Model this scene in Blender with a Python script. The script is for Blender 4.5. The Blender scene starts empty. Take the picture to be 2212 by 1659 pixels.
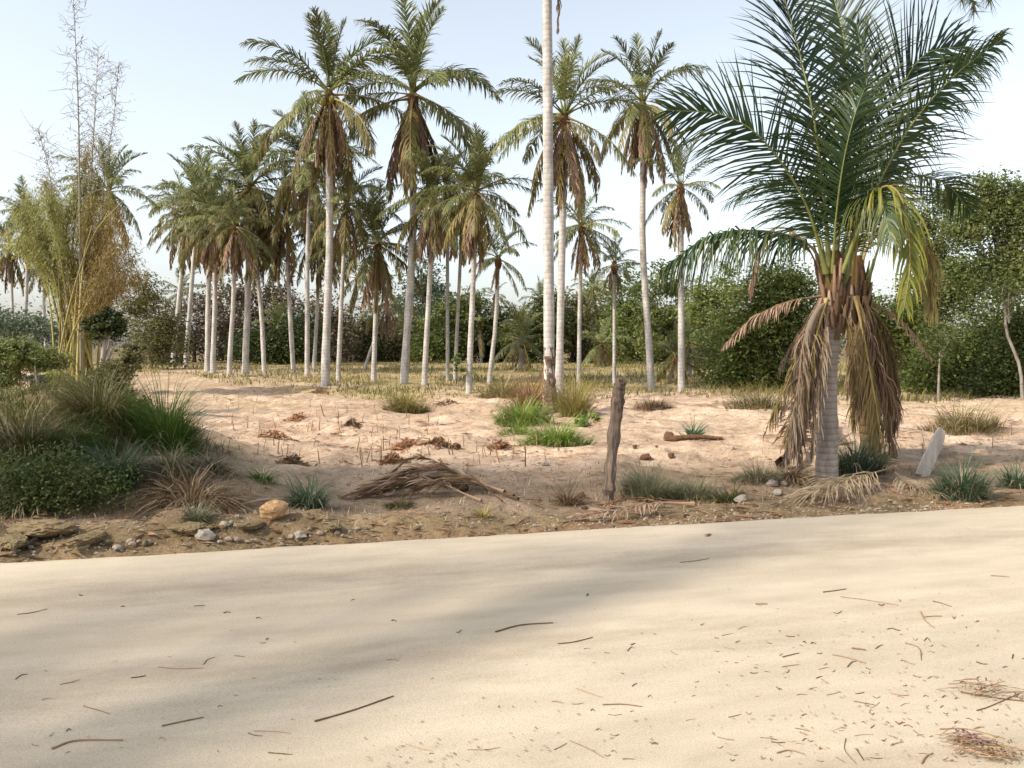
import bpy, math, random
import numpy as np
from mathutils import Vector

# ------------------------------------------------------------------ camera, sky, sun, exposure
scene = bpy.context.scene
COL = scene.collection
PW, PH, FPX = 2212.0, 1659.0, 1900.0          # photo measuring grid and focal length in its pixels
EYE = np.array([0.0, 0.0, 1.6])
PITCH = math.atan((829.5 - 745.0) / FPX)
cam = bpy.data.cameras.new('camera')
cam.sensor_width = 36.0
cam.lens = FPX / PW * 36.0
cam.clip_end = 3000.0
camo = bpy.data.objects.new('camera', cam)
camo.location = EYE
camo.rotation_euler = (math.pi / 2 - PITCH, 0, 0)
COL.objects.link(camo)
scene.camera = camo

SUN_EL = math.radians(40)
SUN_AZ = np.array([-0.90, -0.44]); SUN_AZ /= np.linalg.norm(SUN_AZ)   # towards the sun
world = bpy.data.worlds.new('World'); scene.world = world; world.use_nodes = True
wn = world.node_tree.nodes; wl = world.node_tree.links
bg = wn['Background']
sky = wn.new('ShaderNodeTexSky'); sky.sky_type = 'NISHITA'; sky.sun_disc = False
sky.sun_elevation = SUN_EL
sky.sun_rotation = math.atan2(SUN_AZ[0], SUN_AZ[1])
sky.air_density = 1.0; sky.dust_density = 2.3; sky.ozone_density = 1.0; sky.altitude = 0
hs = wn.new('ShaderNodeHueSaturation'); hs.inputs['Hue'].default_value = 0.49; hs.inputs['Saturation'].default_value = 0.44     # milky, dusty air
wl.new(sky.outputs[0], hs.inputs['Color']); wl.new(hs.outputs[0], bg.inputs[0]); bg.inputs[1].default_value = 0.15
sl = bpy.data.lights.new('sun', 'SUN'); sl.energy = 2.9; sl.angle = math.radians(2.5); sl.color = (1.0, 0.91, 0.76)
so = bpy.data.objects.new('sun', sl); COL.objects.link(so)
sd = Vector((-SUN_AZ[0] * math.cos(SUN_EL), -SUN_AZ[1] * math.cos(SUN_EL), -math.sin(SUN_EL)))
so.rotation_euler = sd.to_track_quat('-Z', 'Y').to_euler(); so.location = (-20, -10, 30)
scene.view_settings.view_transform = 'Standard'; scene.view_settings.look = 'None'
scene.view_settings.exposure = 0.88; scene.view_settings.gamma = 1.0
scene.view_settings.use_curve_mapping = False
scene.render.engine = 'CYCLES'
scene.cycles.max_bounces = 5; scene.cycles.diffuse_bounces = 2; scene.cycles.glossy_bounces = 1; scene.cycles.transmission_bounces = 3; scene.cycles.volume_bounces = 0

# ------------------------------------------------------------------ helpers
FWD = np.array([0, math.cos(PITCH), -math.sin(PITCH)]); UPV = np.array([0, math.sin(PITCH), math.cos(PITCH)])
def ray(px, py):
    return FWD + np.array([1, 0, 0]) * ((px - PW / 2) / FPX) - UPV * ((py - PH / 2) / FPX)
def at(px, py, Y):                                  # point seen at a pixel, Y metres ahead
    d = ray(px, py); return EYE + d * (Y / d[1])
def ppm(Y): return FPX / Y                          # pixels per metre
def sstep(x, a, b):
    t = np.clip((x - a) / (b - a), 0, 1); return t * t * (3 - 2 * t)
_tab = np.random.RandomState(5).rand(256, 256)
def vnoise(x, y):
    xi = np.floor(x).astype(int); yi = np.floor(y).astype(int)
    fx = x - xi; fy = y - yi; fx = fx * fx * (3 - 2 * fx); fy = fy * fy * (3 - 2 * fy)
    a = _tab[xi & 255, yi & 255]; b = _tab[(xi + 1) & 255, yi & 255]
    c = _tab[xi & 255, (yi + 1) & 255]; d = _tab[(xi + 1) & 255, (yi + 1) & 255]
    return (a * (1 - fx) + b * fx) * (1 - fy) + (c * (1 - fx) + d * fx) * fy - 0.5
def fbm(x, y, o=4):
    r = 0; a = 1.0
    for i in range(o):
        r = r + a * vnoise(x * 2 ** i + 17.3 * i, y * 2 ** i + 5.1 * i); a *= 0.5
    return r
def z0pt(px, py):
    d = ray(px, py); return (EYE + d * (EYE[2] / -d[2]))[:2]
RA = z0pt(0, 1216); RB = z0pt(2212, 1091)
RT = (RB - RA) / np.linalg.norm(RB - RA); RN = np.array([-RT[1], RT[0]])     # along the road, away from the road
def road_s(x, y): return (x - RA[0]) * RN[0] + (y - RA[1]) * RN[1]
def H(x, y):
    x = np.asarray(x, float); y = np.asarray(y, float)
    s = road_s(x, y)
    big = 0.16 * sstep(s, 0.1, 3.5) + 0.22 * sstep(y, 14, 42)
    big = big + 0.88 * np.exp(-((x + 5.6) / 1.7) ** 2 - ((y - 10.4) / 1.7) ** 2) + 0.30 * np.exp(-((x + 3.3) / 0.9) ** 2 - ((y - 8.6) / 0.7) ** 2)
    rub = np.exp(-((s - 0.55) / 0.35) ** 2)
    big = big + 0.10 * rub * (0.35 + 0.65 * sstep(-x, -0.5, 2.0)) * (1 + 1.6 * fbm(x * 2.2, y * 2.2, 3))
    n = 0.10 * fbm(x * 0.7, y * 0.7, 3) + 0.055 * fbm(x * 3.1 + 9, y * 3.1, 3)
    f = (x * 0.62 + y * 0.78)                       # old furrows
    field = sstep(s, 2.2, 4.0) * (1 - sstep(y, 40, 60))
    n = n + field * (0.035 * np.sin(f * 5.2 + 2.5 * fbm(x * .5, y * .5, 2)) + 0.05 * fbm(x * 1.6 + 3, y * 4.5, 3))
    far_side = big + n * sstep(s, 0.0, 0.5)
    edge = 0.045 * fbm(x * 1.6, y * 1.6, 3) + 0.026 * fbm(x * 8, y * 8, 2)
    z = -0.05 + (far_side + 0.05) * sstep(s + edge * 4, -0.03, 0.16)
    w = sstep(-s, 6.0, 6.5)
    return z * (1 - w) + w * (0.02 + 0.05 * fbm(x, y, 3)) 
def ground(px, py, ymax=95.0):
    d = ray(px, py); d = d / d[1]
    ys = np.concatenate([np.linspace(2.5, 20, 700), np.linspace(20, ymax, 900)])
    p = EYE[None] + d[None] * ys[:, None]
    g = H(p[:, 0], p[:, 1])
    k = np.where(p[:, 2] <= g)[0]
    i = k[0] if len(k) else len(ys) - 1
    x, y = p[i, 0], p[i, 1]
    return np.array([x, y, float(H(x, y))])
def nz(v): return v / np.maximum(np.linalg.norm(v, axis=-1, keepdims=True), 1e-9)

class G:                                            # gathers one mesh
    def __init__(s): s.V = []; s.T = []; s.F = []; s.n = 0
    def add(s, v, f, tone=0.5, mat=0):
        v = np.asarray(v, float).reshape(-1, 3); f = np.asarray(f, int)
        s.V.append(v); s.T.append(np.broadcast_to(np.asarray(tone, float), (len(v),)))
        s.F.append((f + s.n, mat)); s.n += len(v)
    def mesh(s, name, mats, smooth=False):
        me = bpy.data.meshes.new(name)
        V = np.concatenate(s.V); me.vertices.add(len(V)); me.vertices.foreach_set('co', V.ravel())
        li = np.concatenate([f.ravel() for f, m in s.F])
        tot = np.concatenate([np.full(len(f), f.shape[1]) for f, m in s.F])
        mi = np.concatenate([np.full(len(f), m) for f, m in s.F])
        st = np.concatenate([[0], np.cumsum(tot)[:-1]])
        me.loops.add(len(li)); me.loops.foreach_set('vertex_index', li.astype(np.int32))
        me.polygons.add(len(tot)); me.polygons.foreach_set('loop_start', st.astype(np.int32))
        try: me.polygons.foreach_set('loop_total', tot.astype(np.int32))
        except Exception: pass
        me.polygons.foreach_set('material_index', mi.astype(np.int32))
        me.polygons.foreach_set('use_smooth', np.full(len(tot), smooth))
        at_ = me.attributes.new('tone', 'FLOAT', 'POINT'); at_.data.foreach_set('value', np.concatenate(s.T).astype(np.float32))
        for m in (mats if isinstance(mats, (list, tuple)) else [mats]): me.materials.append(m)
        me.update(calc_edges=True); me.validate()
        return me
def obj(name, me, parent=None, loc=(0, 0, 0), rz=0.0, sc=1.0):
    o = bpy.data.objects.new(name, me); COL.objects.link(o)
    o.location = loc; o.rotation_euler = (0, 0, rz); o.scale = (sc, sc, sc) if not isinstance(sc, (tuple, list)) else sc
    if parent is not None: o.parent = parent
    return o
def tag(o, label, cat, group=None, kind=None):
    o['label'] = label; o['category'] = cat
    if group: o['group'] = group
    if kind: o['kind'] = kind
    return o
def thing(name, loc, label, cat, group=None):
    o = obj(name, None, None, loc); o.empty_display_size = 0.2
    return tag(o, label, cat, group)
def smooth_path(P, n):
    P = np.asarray(P, float)
    Q = np.vstack([2 * P[0] - P[1], P, 2 * P[-1] - P[-2]]); out = []
    m = len(P) - 1
    for u in np.linspace(0, m - 1e-6, n):
        i = int(u); t = u - i; a, b, c, d = Q[i:i + 4]
        out.append(0.5 * (2 * b + (c - a) * t + (2 * a - 5 * b + 4 * c - d) * t * t + (3 * b - a - 3 * c + d) * t ** 3))
    return np.array(out)
def tangents(P):
    return nz(np.gradient(P, axis=0))
def tube(g, P, R, sides=8, tone=0.5, mat=0, cap=True, rough=0.0, seed=0):
    P = np.asarray(P, float); k = len(P); R = np.broadcast_to(np.asarray(R, float), (k,))
    T = tangents(P); ref = np.array([0.31, 0.9, 0.1]) if abs(T[:, 1]).mean() < 0.8 else np.array([0.9, 0.1, 0.3])
    S = nz(np.cross(T, ref)); N = np.cross(S, T)
    a = np.linspace(0, 2 * math.pi, sides, endpoint=False)
    rr = R[:, None] * np.ones((k, sides))
    if rough: rr = rr * (1 + rough * (np.random.RandomState(seed).rand(k, sides) - 0.5) * 2)
    v = P[:, None] + rr[..., None] * (np.cos(a)[None, :, None] * S[:, None] + np.sin(a)[None, :, None] * N[:, None])
    i = np.arange(k - 1)[:, None] * sides; j = np.arange(sides)[None]; j2 = (j + 1) % sides
    f = np.stack([i + j, i + j2, i + sides + j2, i + sides + j], -1).reshape(-1, 4)
    tn = np.repeat(np.broadcast_to(tone, (k,)), sides)
    g.add(v, f, tn, mat)
    if cap:
        c = np.vstack([v[-1], P[-1:]]); q = np.arange(sides)
        g.add(c, np.stack([q, (q + 1) % sides, np.full(sides, sides)], -1), tn[-1], mat)
        c = np.vstack([v[0], P[:1]])
        g.add(c, np.stack([(q + 1) % sides, q, np.full(sides, sides)], -1), tn[0], mat)

# ------------------------------------------------------------------ materials
def ramp(nt, stops):
    r = nt.nodes.new('ShaderNodeValToRGB'); e = r.color_ramp.elements
    while len(e) < len(stops): e.new(0.5)
    for el, (p, c) in zip(e, stops): el.position = p; el.color = (*c, 1)
    return r
def leaf_mat(name, c0, c1, c2, trans=0.3, rough=0.5, var=0.3, spec=0.3):
    m = bpy.data.materials.new(name); m.use_nodes = True; nt = m.node_tree; n = nt.nodes; l = nt.links
    p = n['Principled BSDF']; p.inputs['Roughness'].default_value = rough
    p.inputs['Specular IOR Level'].default_value = spec
    a = n.new('ShaderNodeAttribute'); a.attribute_name = 'tone'
    r = ramp(nt, [(0.0, c0), (0.5, c1), (1.0, c2)]); l.new(a.outputs['Fac'], r.inputs[0])
    oi = n.new('ShaderNodeObjectInfo'); mr = n.new('ShaderNodeMapRange'); l.new(oi.outputs['Random'], mr.inputs[0])
    mr.inputs[3].default_value = 1 - var; mr.inputs[4].default_value = 1 + var
    mx = n.new('ShaderNodeMix'); mx.data_type = 'RGBA'; mx.blend_type = 'MULTIPLY'; mx.inputs[0].default_value = 1.0
    cb = n.new('ShaderNodeCombineColor')
    for i in range(3): l.new(mr.outputs[0], cb.inputs[i])
    l.new(r.outputs[0], mx.inputs[6]); l.new(cb.outputs[0], mx.inputs[7])
    l.new(mx.outputs[2], p.inputs['Base Color'])
    t = n.new('ShaderNodeBsdfTranslucent'); l.new(mx.outputs[2], t.inputs[0])
    s = n.new('ShaderNodeMixShader'); s.inputs[0].default_value = trans
    l.new(p.outputs[0], s.inputs[1]); l.new(t.outputs[0], s.inputs[2]); l.new(s.outputs[0], n['Material Output'].inputs[0])
    return m
def solid_mat(name, c0, c1, scale=8.0, rough=0.85, bump=0.3, stretch=(1, 1, 1), c2=None, detail=8.0, bdist=0.02, coords='Object'):
    m = bpy.data.materials.new(name); m.use_nodes = True; nt = m.node_tree; n = nt.nodes; l = nt.links
    p = n['Principled BSDF']; p.inputs['Roughness'].default_value = rough; p.inputs['Specular IOR Level'].default_value = 0.25
    tc = n.new('ShaderNodeTexCoord'); mp = n.new('ShaderNodeMapping'); mp.inputs['Scale'].default_value = stretch
    l.new(tc.outputs[coords], mp.inputs[0])
    no = n.new('ShaderNodeTexNoise'); no.inputs['Scale'].default_value = scale; no.inputs['Detail'].default_value = detail
    no.inputs['Roughness'].default_value = 0.65; l.new(mp.outputs[0], no.inputs[0])
    r = ramp(nt, [(0.3, c0), (0.7, c1)] if c2 is None else [(0.3, c0), (0.55, c1), (0.75, c2)]); l.new(no.outputs[0], r.inputs[0])
    l.new(r.outputs[0], p.inputs['Base Color'])
    b = n.new('ShaderNodeBump'); b.inputs['Strength'].default_value = bump; b.inputs['Distance'].default_value = bdist
    l.new(no.outputs[0], b.inputs['Height']); l.new(b.outputs[0], p.inputs['Normal'])
    return m

M = {}
M['frond'] = leaf_mat('palm_leaf', (.066, .090, .036), (.135, .160, .060), (.30, .27, .12), .38, .42, .35)
M['frond_near'] = leaf_mat('palm_leaf_deep_green', (.012, .030, .012), (.024, .052, .018), (.085, .10, .028), .24, .42)
M['frond_old'] = leaf_mat('palm_leaf_ageing', (.11, .105, .04), (.19, .165, .055), (.27, .20, .09), .32, .55)
M['frond_yellow'] = leaf_mat('palm_leaf_yellow', (.09, .13, .03), (.20, .225, .04), (.40, .34, .06), .42, .45)
M['frond_dead'] = leaf_mat('palm_leaf_dead', (.14, .080, .052), (.26, .165, .112), (.40, .30, .22), .25, .8)
M['frond_dead_olive'] = leaf_mat('palm_leaf_withered', (.09, .066, .024), (.165, .122, .045), (.27, .20, .09), .25, .7)
M['frond_dead_pale'] = leaf_mat('palm_leaf_bleached', (.085, .060, .038), (.175, .128, .085), (.32, .25, .185), .2, .8, .35)
M['rib'] = leaf_mat('palm_midrib', (.07, .085, .025), (.15, .16, .045), (.24, .22, .08), .0, .5)
M['rib_old'] = leaf_mat('palm_midrib_old', (.22, .15, .05), (.30, .22, .08), (.36, .28, .12), .0, .6)
M['rib_dead'] = leaf_mat('palm_midrib_dead', (.14, .08, .05), (.24, .155, .10), (.34, .25, .18), .0, .8)
M['rib_orange'] = leaf_mat('palm_petiole_orange', (.045, .028, .018), (.105, .062, .036), (.22, .135, .08), .0, .9)
M['fibre'] = solid_mat('palm_fibre', (.06, .03, .016), (.19, .10, .05), 22, .95, 1.0, (1, 1, .35))
M['nut'] = leaf_mat('coconut_green', (.16, .15, .03), (.28, .24, .05), (.38, .28, .06), .0, .5)

def trunk_mat(name, c0, c1, ring, ringscale=10.0, rb=.4):
    m = solid_mat(name, c0, c1, 5.0, .9, .35, (1.6, 1.6, .5), None, 9.0)
    nt = m.node_tree; n = nt.nodes; l = nt.links; p = n['Principled BSDF']
    tc = n.new('ShaderNodeTexCoord'); w = n.new('ShaderNodeTexWave'); w.wave_type = 'BANDS'; w.bands_direction = 'Z'
    w.inputs['Scale'].default_value = ringscale * 0.314; w.inputs['Distortion'].default_value = 1.6; w.inputs['Detail'].default_value = 3; w.inputs['Detail Scale'].default_value = 2.0
    l.new(tc.outputs['Object'], w.inputs[0])
    src = p.inputs['Base Color'].links[0].from_socket
    r = ramp(nt, [(0.0, ring), (0.28, (1, 1, 1))]); l.new(w.outputs[1], r.inputs[0])
    mx = n.new('ShaderNodeMix'); mx.data_type = 'RGBA'; mx.blend_type = 'MULTIPLY'; mx.inputs[0].default_value = 1.0
    l.new(src, mx.inputs[6]); l.new(r.outputs[0], mx.inputs[7]); l.new(mx.outputs[2], p.inputs['Base Color'])
    # darker stained foot and lichen patches belong to the bark
    b = n['Bump']; b2 = n.new('ShaderNodeBump'); b2.inputs['Strength'].default_value = rb; b2.inputs['Distance'].default_value = .012
    l.new(w.outputs[1], b2.inputs['Height']); l.new(b.outputs[0], b2.inputs['Normal']); l.new(b2.outputs[0], p.inputs['Normal'])
    return m
M['trunk'] = trunk_mat('palm_bark', (.25, .225, .20), (.57, .54, .505), (.84, .82, .80), 9, .22)
M['trunk_near'] = trunk_mat('palm_bark_near', (.20, .165, .14), (.42, .365, .32), (.78, .74, .7), 14)
M['trunk_brown'] = trunk_mat('palm_bark_brown', (.10, .065, .03), (.19, .13, .065), (.55, .5, .45), 10)
M['foot'] = solid_mat('palm_root_foot', (.045, .026, .018), (.15, .10, .07), 11, .95, 1.0, c2=(.40, .34, .29))
M['bark'] = solid_mat('tree_bark', (.16, .13, .10), (.38, .34, .29), 6, .9, .5, (1, 1, .3))
M['bark_dark'] = solid_mat('tree_bark_dark', (.06, .045, .03), (.16, .12, .085), 6, .9, .5, (1, 1, .3))
M['leaf_dark'] = leaf_mat('leaf_dark_green', (.026, .044, .013), (.060, .085, .022), (.14, .155, .04), .32)
M['leaf_mid'] = leaf_mat('leaf_mid_green', (.045, .072, .018), (.100, .130, .030), (.21, .215, .055), .38)
M['leaf_light'] = leaf_mat('leaf_light_green', (.075, .105, .03), (.15, .18, .055), (.27, .28, .10), .42)
M['leaf_olive'] = leaf_mat('leaf_olive', (.07, .075, .028), (.13, .125, .045), (.21, .185, .075), .3)
M['leaf_grey'] = leaf_mat('leaf_blue_green', (.055, .08, .05), (.10, .135, .085), (.17, .20, .125), .3)
M['leaf_brown'] = leaf_mat('leaf_dry_brown', (.085, .06, .035), (.155, .115, .07), (.24, .185, .115), .25)
M['bamboo_leaf'] = leaf_mat('bamboo_leaf_ochre', (.18, .15, .05), (.28, .235, .08), (.40, .33, .14), .42)
M['bamboo_leaf_green'] = leaf_mat('bamboo_leaf_yellow_green', (.17, .185, .055), (.28, .285, .09), (.42, .39, .15), .45)
M['bamboo_leaf_brown'] = leaf_mat('bamboo_leaf_brown', (.18, .125, .04), (.28, .20, .07), (.38, .28, .11), .38)
M['culm'] = leaf_mat('bamboo_culm', (.15, .13, .03), (.26, .22, .06), (.36, .31, .12), 0, .5)
M['culm_bare'] = leaf_mat('bamboo_culm_bare', (.20, .17, .13), (.30, .26, .20), (.40, .35, .28), 0, .7)
M['grass_dry'] = leaf_mat('grass_dry', (.17, .155, .042), (.29, .25, .075), (.42, .34, .13), .38, .7)
M['grass_straw'] = leaf_mat('grass_straw', (.24, .18, .10), (.38, .29, .18), (.52, .42, .29), .25, .8)
M['grass_green'] = leaf_mat('grass_green', (.045, .095, .015), (.085, .155, .022), (.17, .24, .045), .38)
M['grass_bright'] = leaf_mat('grass_bright', (.10, .17, .025), (.18, .265, .045), (.30, .36, .09), .4)
M['grass_blue'] = leaf_mat('grass_blue_green', (.045, .085, .045), (.085, .135, .075), (.16, .21, .12), .35)
M['grass_olive'] = leaf_mat('grass_olive', (.055, .058, .016), (.105, .100, .030), (.20, .175, .065), .35)
M['grass_greyish'] = leaf_mat('grass_grey_green', (.09, .10, .05), (.15, .16, .085), (.24, .24, .15), .35)
M['scrub_red'] = leaf_mat('dead_scrub_red', (.17, .075, .035), (.28, .14, .07), (.38, .22, .12), .25, .8)
M['twig'] = leaf_mat('twig_brown', (.13, .075, .035), (.22, .14, .075), (.32, .22, .13), 0, .8, .45)
M['twig_grey'] = leaf_mat('twig_grey_brown', (.14, .10, .07), (.24, .18, .13), (.34, .27, .21), 0, .85, .3)
M['drybrush'] = leaf_mat('dry_brush', (.11, .065, .035), (.19, .12, .065), (.30, .21, .12), .15, .8)
M['rock_orange'] = solid_mat('rock_orange', (.26, .15, .07), (.50, .32, .17), 7, .9, .6)
M['rock'] = solid_mat('rock_beige', (.26, .20, .14), (.46, .38, .29), 9, .9, .6)
M['rock_white'] = solid_mat('rock_white', (.20, .165, .13), (.41, .36, .31), 9, .85, .5)
M['clod'] = solid_mat('earth_clod', (.13, .095, .055), (.25, .185, .10), 16, .95, .9, c2=(.19, .18, .075))
M['post'] = solid_mat('weathered_post', (.05, .035, .026), (.17, .125, .095), 10, .95, 1.0, (1.8, 1.8, .12), (.27, .215, .175))
M['board'] = solid_mat('weathered_board', (.30, .27, .235), (.50, .46, .42), 7, .9, .6, (3, 3, .25))
M['husk'] = solid_mat('coconut_husk', (.10, .05, .03), (.22, .12, .07), 20, .95, .9)
M['purple'] = leaf_mat('dry_purple_leaf', (.09, .045, .045), (.17, .085, .085), (.30, .19, .17), .15, .8)

def ground_mat():
    m = bpy.data.materials.new('earth'); m.use_nodes = True; nt = m.node_tree; n = nt.nodes; l = nt.links
    p = n['Principled BSDF']; p.inputs['Roughness'].default_value = .95; p.inputs['Specular IOR Level'].default_value = .1
    a = n.new('ShaderNodeAttribute'); a.attribute_name = 'soil'
    tc = n.new('ShaderNodeTexCoord')
    def noise(scale, detail=8, st=(1, 1, 1), rough=.6):
        mp = n.new('ShaderNodeMapping'); mp.inputs['Scale'].default_value = st; l.new(tc.outputs['Object'], mp.inputs[0])
        no = n.new('ShaderNodeTexNoise'); no.inputs['Scale'].default_value = scale; no.inputs['Detail'].default_value = detail
        no.inputs['Roughness'].default_value = rough; l.new(mp.outputs[0], no.inputs[0]); return no
    n1 = noise(1.3, 6); n2 = noise(9, 8, (1, 1, 1), .7); n3 = noise(45, 4)
    r1 = ramp(nt, [(.25, (.62, .60, .58)), (.7, (1.22, 1.2, 1.18))]); l.new(n1.outputs[0], r1.inputs[0])
    r2 = ramp(nt, [(.30, (.42, .38, .34)), (.48, (1, 1, 1)), (.75, (1.3, 1.3, 1.3))]); l.new(n2.outputs[0], r2.inputs[0])
    r3 = ramp(nt, [(.30, (.6, .57, .52)), (.6, (1.1, 1.1, 1.1))]); l.new(n3.outputs[0], r3.inputs[0])
    c = a.outputs['Color']
    for r in (r1, r2, r3):
        mx = n.new('ShaderNodeMix'); mx.data_type = 'RGBA'; mx.blend_type = 'MULTIPLY'; mx.inputs[0].default_value = .85
        l.new(c, mx.inputs[6]); l.new(r.outputs[0], mx.inputs[7]); c = mx.outputs[2]
    l.new(c, p.inputs['Base Color'])
    b = n.new('ShaderNodeBump'); b.inputs['Strength'].default_value = .7; b.inputs['Distance'].default_value = .05; l.new(n2.outputs[0], b.inputs['Height'])
    b2 = n.new('ShaderNodeBump'); b2.inputs['Strength'].default_value = .5; b2.inputs['Distance'].default_value = .012; l.new(n3.outputs[0], b2.inputs['Height'])
    l.new(b.outputs[0], b2.inputs['Normal']); l.new(b2.outputs[0], p.inputs['Normal'])
    return m
def road_mat():
    m = bpy.data.materials.new('sandy_concrete'); m.use_nodes = True; nt = m.node_tree; n = nt.nodes; l = nt.links
    p = n['Principled BSDF']; p.inputs['Roughness'].default_value = .9; p.inputs['Specular IOR Level'].default_value = .15
    tc = n.new('ShaderNodeTexCoord')
    def noise(scale, detail=8, st=(1, 1, 1), rough=.6):
        mp = n.new('ShaderNodeMapping'); mp.inputs['Scale'].default_value = st; l.new(tc.outputs['Object'], mp.inputs[0])
        no = n.new('ShaderNodeTexNoise'); no.inputs['Scale'].default_value = scale; no.inputs['Detail'].default_value = detail
        no.inputs['Roughness'].default_value = rough; l.new(mp.outputs[0], no.inputs[0]); return no
    n1 = noise(.8, 5, (.35, 1.6, 1)); n2 = noise(3.2, 8, (.5, 1.4, 1)); n3 = noise(120, 3); n4 = noise(380, 2); n5 = noise(1.1, 4, (.05, 1.3, 1))
    r5 = ramp(nt, [(.35, (.88, .87, .86)), (.65, (1.06, 1.06, 1.06))]); l.new(n5.outputs[0], r5.inputs[0])
    r1 = ramp(nt, [(.25, (.445, .38, .29)), (.55, (.515, .44, .34)), (.8, (.565, .49, .385))]); l.new(n1.outputs[0], r1.inputs[0])
    r2 = ramp(nt, [(.3, (.86, .85, .84)), (.7, (1.06, 1.06, 1.06))]); l.new(n2.outputs[0], r2.inputs[0])
    r3 = ramp(nt, [(.33, (.80, .78, .75)), (.52, (1, 1, 1)), (.75, (1.06, 1.06, 1.06))]); l.new(n3.outputs[0], r3.inputs[0])
    r4 = ramp(nt, [(.3, (.82, .80, .77)), (.55, (1.03, 1.03, 1.03))]); l.new(n4.outputs[0], r4.inputs[0])
    sx = n.new('ShaderNodeSeparateXYZ'); l.new(tc.outputs['Object'], sx.inputs[0]); prev = None      # two worn wheel paths
    for c0 in (-1.15, -2.75, -4.4):
        m1 = n.new('ShaderNodeMath'); m1.operation = 'SUBTRACT'; m1.inputs[1].default_value = c0; l.new(sx.outputs[1], m1.inputs[0])
        m2 = n.new('ShaderNodeMath'); m2.operation = 'ABSOLUTE'; l.new(m1.outputs[0], m2.inputs[0])
        m3 = n.new('ShaderNodeMath'); m3.operation = 'MULTIPLY_ADD'; m3.inputs[1].default_value = .8; l.new(n2.outputs[0], m3.inputs[0]); l.new(m2.outputs[0], m3.inputs[2])
        if prev is None: prev = m3
        else:
            mm = n.new('ShaderNodeMath'); mm.operation = 'MINIMUM'; l.new(prev.outputs[0], mm.inputs[0]); l.new(m3.outputs[0], mm.inputs[1]); prev = mm
    r6 = ramp(nt, [(.35, (.90, .885, .87)), (.75, (1.03, 1.03, 1.03))]); l.new(prev.outputs[0], r6.inputs[0])
    c = r1.outputs[0]
    for r in (r2, r3, r4, r5, r6):
        mx = n.new('ShaderNodeMix'); mx.data_type = 'RGBA'; mx.blend_type = 'MULTIPLY'; mx.inputs[0].default_value = .9
        l.new(c, mx.inputs[6]); l.new(r.outputs[0], mx.inputs[7]); c = mx.outputs[2]
    l.new(c, p.inputs['Base Color'])
    b = n.new('ShaderNodeBump'); b.inputs['Strength'].default_value = .35; b.inputs['Distance'].default_value = .006; l.new(n3.outputs[0], b.inputs['Height'])
    b2 = n.new('ShaderNodeBump'); b2.inputs['Strength'].default_value = .25; b2.inputs['Distance'].default_value = .03; l.new(n2.outputs[0], b2.inputs['Height'])
    l.new(b.outputs[0], b2.inputs['Normal']); l.new(b2.outputs[0], p.inputs['Normal'])
    return m

# ------------------------------------------------------------------ ground and road
def axis(lo, hi, d, far_lo, far_hi, gr=1.09):
    c = list(np.arange(lo, hi, d)); s = d; v = hi
    while v < far_hi: c.append(v); s *= gr; v += s
    c.append(far_hi); s = d; v = lo - d; pre = []
    while v > far_lo: pre.append(v); s *= gr; v -= s
    pre.append(far_lo)
    return np.array(pre[::-1] + c)
def build_ground():
    xs = axis(-8.0, 10.0, 0.055, -700, 700, 1.06); ys = axis(5.8, 22.0, 0.055, -60, 900, 1.045)
    X, Y = np.meshgrid(xs, ys); Z = H(X, Y)
    nx, ny = len(xs), len(ys)
    V = np.stack([X, Y, Z], -1).reshape(-1, 3)
    i = (np.arange(ny - 1)[:, None] * nx + np.arange(nx - 1)[None]).reshape(-1)
    g = G(); g.add(V, np.stack([i, i + 1, i + nx + 1, i + nx], -1))
    me = g.mesh('ground', ground_mat(), True)
    # kinds of soil: tilled pink field, verge, rubble, grassy litter
    s = road_s(X, Y); nA = fbm(X * .35 + 4, Y * .35, 4); nB = fbm(X * 1.4 + 40, Y * 1.4, 4)
    field = np.array([.475, .36, .268]); verge = np.array([.27, .20, .14]); rub = np.array([.235, .172, .10])
    grass = np.array([.36, .285, .155]); red = np.array([.29, .15, .085]); path = np.array([.60, .46, .345])
    c = np.broadcast_to(field, X.shape + (3,)).copy()
    def mixin(col, w):
        nonlocal c
        w = np.clip(w, 0, 1)[..., None]; c = c * (1 - w) + col * w
    mixin(path, sstep(nA, .1, .45) * .7)
    mixin(np.array([.40, .28, .20]), sstep(nB, .05, .4) * .8)
    mixin(red, sstep(-nB, .28, .55) * .6)
    mixin(verge, 1 - sstep(s + nB * 1.2, 1.2, 3.6))
    mixin(rub, 1 - sstep(s + nB * .5, .35, .9))
    mixin(np.array([.27, .17, .10]), (1 - sstep(s + nB * .3, .02, .14)) * sstep(X, -4, 1) * .8)
    gy = sstep(Y + nA * 9 + sstep(-X, 0, 9) * -10 * 0, 22, 28)
    mixin(grass, gy * (1 - sstep(-X, 6, 9) * (1 - sstep(Y, 40, 55)) * .8))
    mixin(np.array([.16, .14, .05]), np.exp(-((X + 5.2) / 2.0) ** 2 - ((Y - 9.6) / 1.6) ** 2) * .9)
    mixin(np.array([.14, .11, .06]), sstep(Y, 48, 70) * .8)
    mixin(path, np.exp(-((Y - 17.5 - (X - 6) * .15 + nA * 2) / .7) ** 2) * sstep(X, 2.5, 5) * .8)
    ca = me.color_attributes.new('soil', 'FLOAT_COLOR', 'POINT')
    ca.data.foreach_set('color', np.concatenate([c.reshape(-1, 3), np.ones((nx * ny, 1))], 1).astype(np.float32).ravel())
    o = obj('ground', me); o['kind'] = 'structure'
    o['label'] = 'bare pinkish tilled field and grassy verge beyond the road'
build_ground()
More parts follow.
